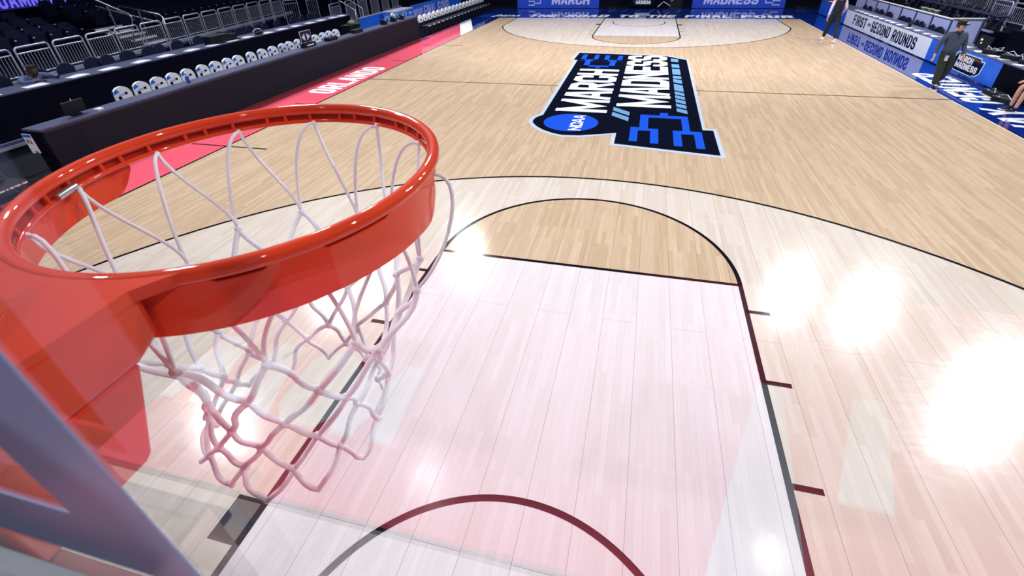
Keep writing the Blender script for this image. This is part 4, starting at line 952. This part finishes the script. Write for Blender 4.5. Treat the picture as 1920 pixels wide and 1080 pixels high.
    # hair
    k = Sk(); a = k.p(H+Vector((0, 0, .035))-fw*.022, (.080, .088)); k.chain(a, [(H+Vector((0, 0, .078))-fw*.018, (.064, .07))]); k.chain(0, [(H-Vector((0, 0, opts.get('hairlen', .03)))-fw*.040, (.068, .055))]); skin('hair', k.V, k.E, k.R, mats['hair'], e)
    if opts.get('cap'):
        q = MB(); q.lathe((H.x-fw.x*.005, H.y-fw.y*.005, H.z+.03), [(.098, .0), (.100, .03), (.088, .065), (.055, .088), (.0, .095)], 'black_plastic', 18); q.build('cap', e)
        rzf = math.atan2(fw.y, fw.x); q = MB(); P_ = [(0.05*math.cos(t)+.0, .085*math.sin(t)) for t in []]
        bp = [(.07+.085*math.cos(t), .078*math.sin(t)) for t in [(-PI/2+PI*i/10) for i in range(11)]]
        bp = [(H.x+x*math.cos(rzf)-y*math.sin(rzf), H.y+x*math.sin(rzf)+y*math.cos(rzf)) for x, y in bp]; q.prism(bp, 2, H.z+.028, H.z+.038, 'black_plastic'); q.build('cap_brim', e)
        q = MB()
        for a in (-.35, .1, .4):
            c = rzf+a; q.box((H.x+.098*math.cos(c), H.y+.098*math.sin(c), H.z+.066), (.012, .032, .022), 'paper', rz=c)
        tag(q.build('cap_emblem', e), 'white cap emblem')
    return e
# person walking towards the camera (local +Y forward)
J2 = dict(pelvis=(0, 0, .86), waist=(0, .01, .98), chest=(0, .0, 1.16), neck=(0, .0, 1.33), head=(0, .035, 1.45), face=(-.75, .65, -.12),
          sh_r=(.175, 0, 1.255), el_r=(.275, -.02, 1.01), wr_r=(.315, .07, .80), sh_l=(-.175, 0, 1.255), el_l=(-.255, .0, 1.0), wr_l=(-.27, .12, .81),
          hip_r=(.085, 0, .80), kn_r=(.10, .12, .44), an_r=(.10, .16, .085), hip_l=(-.085, 0, .80), kn_l=(-.11, .03, .44), an_l=(-.13, -.16, .13), toe_r=(0.05, 1, -.03), toe_l=(-.1, 1, -.35))
e = person('person', (7.74, 15.46, 0), PI, 'person in a black cap, grey quarter-zip top and dark trousers walking on the blue sideline', J2,
           dict(skin='skin', top='grey_knit', trousers='olive', shoe='black_plastic', hair='hair_brown'), dict(fat=1.06, cap=True, hairlen=.05))
q = MB(); q.tube([(0, .118, 1.30), (0, .140, 1.16)], .006, 'black_plastic', 6); q.build('zip', e)
q = MB(); q.tube([(.065, .055, 1.335), (.0, .10, 1.28), (-.065, .055, 1.335)], .018, 'black_plastic', 8); tag(q.build('collar', e), 'black inner collar')
q = MB(); q.box((.085, .165, .745), (.075, .008, .12), 'lilac'); q.box((.085, .170, .695), (.075, .008, .022), 'yellow'); tag(q.build('badge', e), 'lanyard badge at the hip')
# person walking away
J1 = dict(pelvis=(0, 0, .95), waist=(0, .0, 1.08), chest=(0, .0, 1.28), neck=(0, .0, 1.47), head=(0, .035, 1.60), face=(0, 1, -.05),
          sh_r=(.18, 0, 1.395), el_r=(.25, -.04, 1.13), wr_r=(.24, .14, .95), sh_l=(-.18, 0, 1.395), el_l=(-.255, -.07, 1.10), wr_l=(-.29, -.10, .86),
          hip_r=(.085, 0, .88), kn_r=(.085, -.14, .49), an_r=(.07, -.40, .14), hip_l=(-.085, 0, .88), kn_l=(-.10, .20, .50), an_l=(-.11, .38, .09), toe_r=(0, 1, -.45), toe_l=(0, 1, .08))
person('person', (7.16, 22.3, 0), 0, 'person seen from behind in a black vest and pale pink sleeves walking away', J1,
       dict(skin='skin', top='vest', sleeve='pink_shirt', trousers='vest', shoe='white_cloth', hair='hair_fair'), dict(fat=.95, sleeveless=True))
# person sitting at the right edge (local +Y forward = towards the court)
J3 = dict(pelvis=(0, 0, .44), waist=(0, -.0, .57), chest=(0, .02, .76), neck=(0, .05, .94), head=(0, .10, 1.06), face=(0, 1, -.1),
          sh_r=(.17, .02, .87), el_r=(.24, .14, .64), wr_r=(.13, .38, .62), sh_l=(-.17, .02, .87), el_l=(-.24, .12, .64), wr_l=(-.13, .38, .62),
          hip_r=(.09, .05, .44), kn_r=(.10, .42, .52), an_r=(.10, .44, .085), hip_l=(-.09, .05, .44), kn_l=(-.10, .42, .52), an_l=(-.10, .46, .085), toe_r=(0, 1, 0), toe_l=(0, 1, 0))
person('person', (8.84, 13.52, 0), PI/2, 'person sitting at the right edge of the view, only a bare knee and shin showing', J3,
       dict(skin='skin', top='vest', trousers='vest', shoe='black_plastic', hair='hair_brown'), dict(shorts=True))
q = MB(); q.rbox((0, 0, .155), (.24, .30, .31), .04, 'black_plastic'); o = q.build('low_stool'); o.location = (8.84, 13.52, 0); tag(o, 'low black stool under the sitting person at the right edge', 'stool')
# person at the press table
J4 = dict(pelvis=(0, 0, .60), waist=(0, .03, .76), chest=(0, .10, .98), neck=(0, .19, 1.15), head=(0, .29, 1.20), face=(.1, .8, -.75),
          sh_r=(.19, .12, 1.10), el_r=(.33, .30, 1.02), wr_r=(.16, .52, 1.045), sh_l=(-.19, .12, 1.10), el_l=(-.36, .26, 1.03), wr_l=(-.26, .52, 1.05),
          hip_r=(.09, .05, .58), kn_r=(.10, .47, .55), an_r=(.10, .47, .085), hip_l=(-.09, .05, .58), kn_l=(-.10, .47, .55), an_l=(-.10, .47, .085), toe_r=(0, 1, 0), toe_l=(0, 1, 0))
e = person('person', (-13.0, 9.05, 0), -PI/2, 'person in a grey-blue jacket leaning over the press table at upper left', J4,
           dict(skin='skin_dark', top='jacket_blue', trousers='vest', shoe='black_plastic', hair='hair_brown'), dict(hairlen=.0))
q = MB(); q.tube([(.07, .20, 1.13), (.05, .25, 1.05), (0, .27, 1.02), (-.05, .25, 1.05), (-.07, .20, 1.13)], .008, 'gold', 6); q.build('lanyard', e)
q = MB(); q.rbox((0, 0, .24), (.42, .42, .48), .04, 'black_plastic'); o = q.build('chair_block'); o.name = 'padded_stool'; o.location = (-13.05, 9.05, 0); tag(o, 'black padded stool under the person at the press table', 'stool')
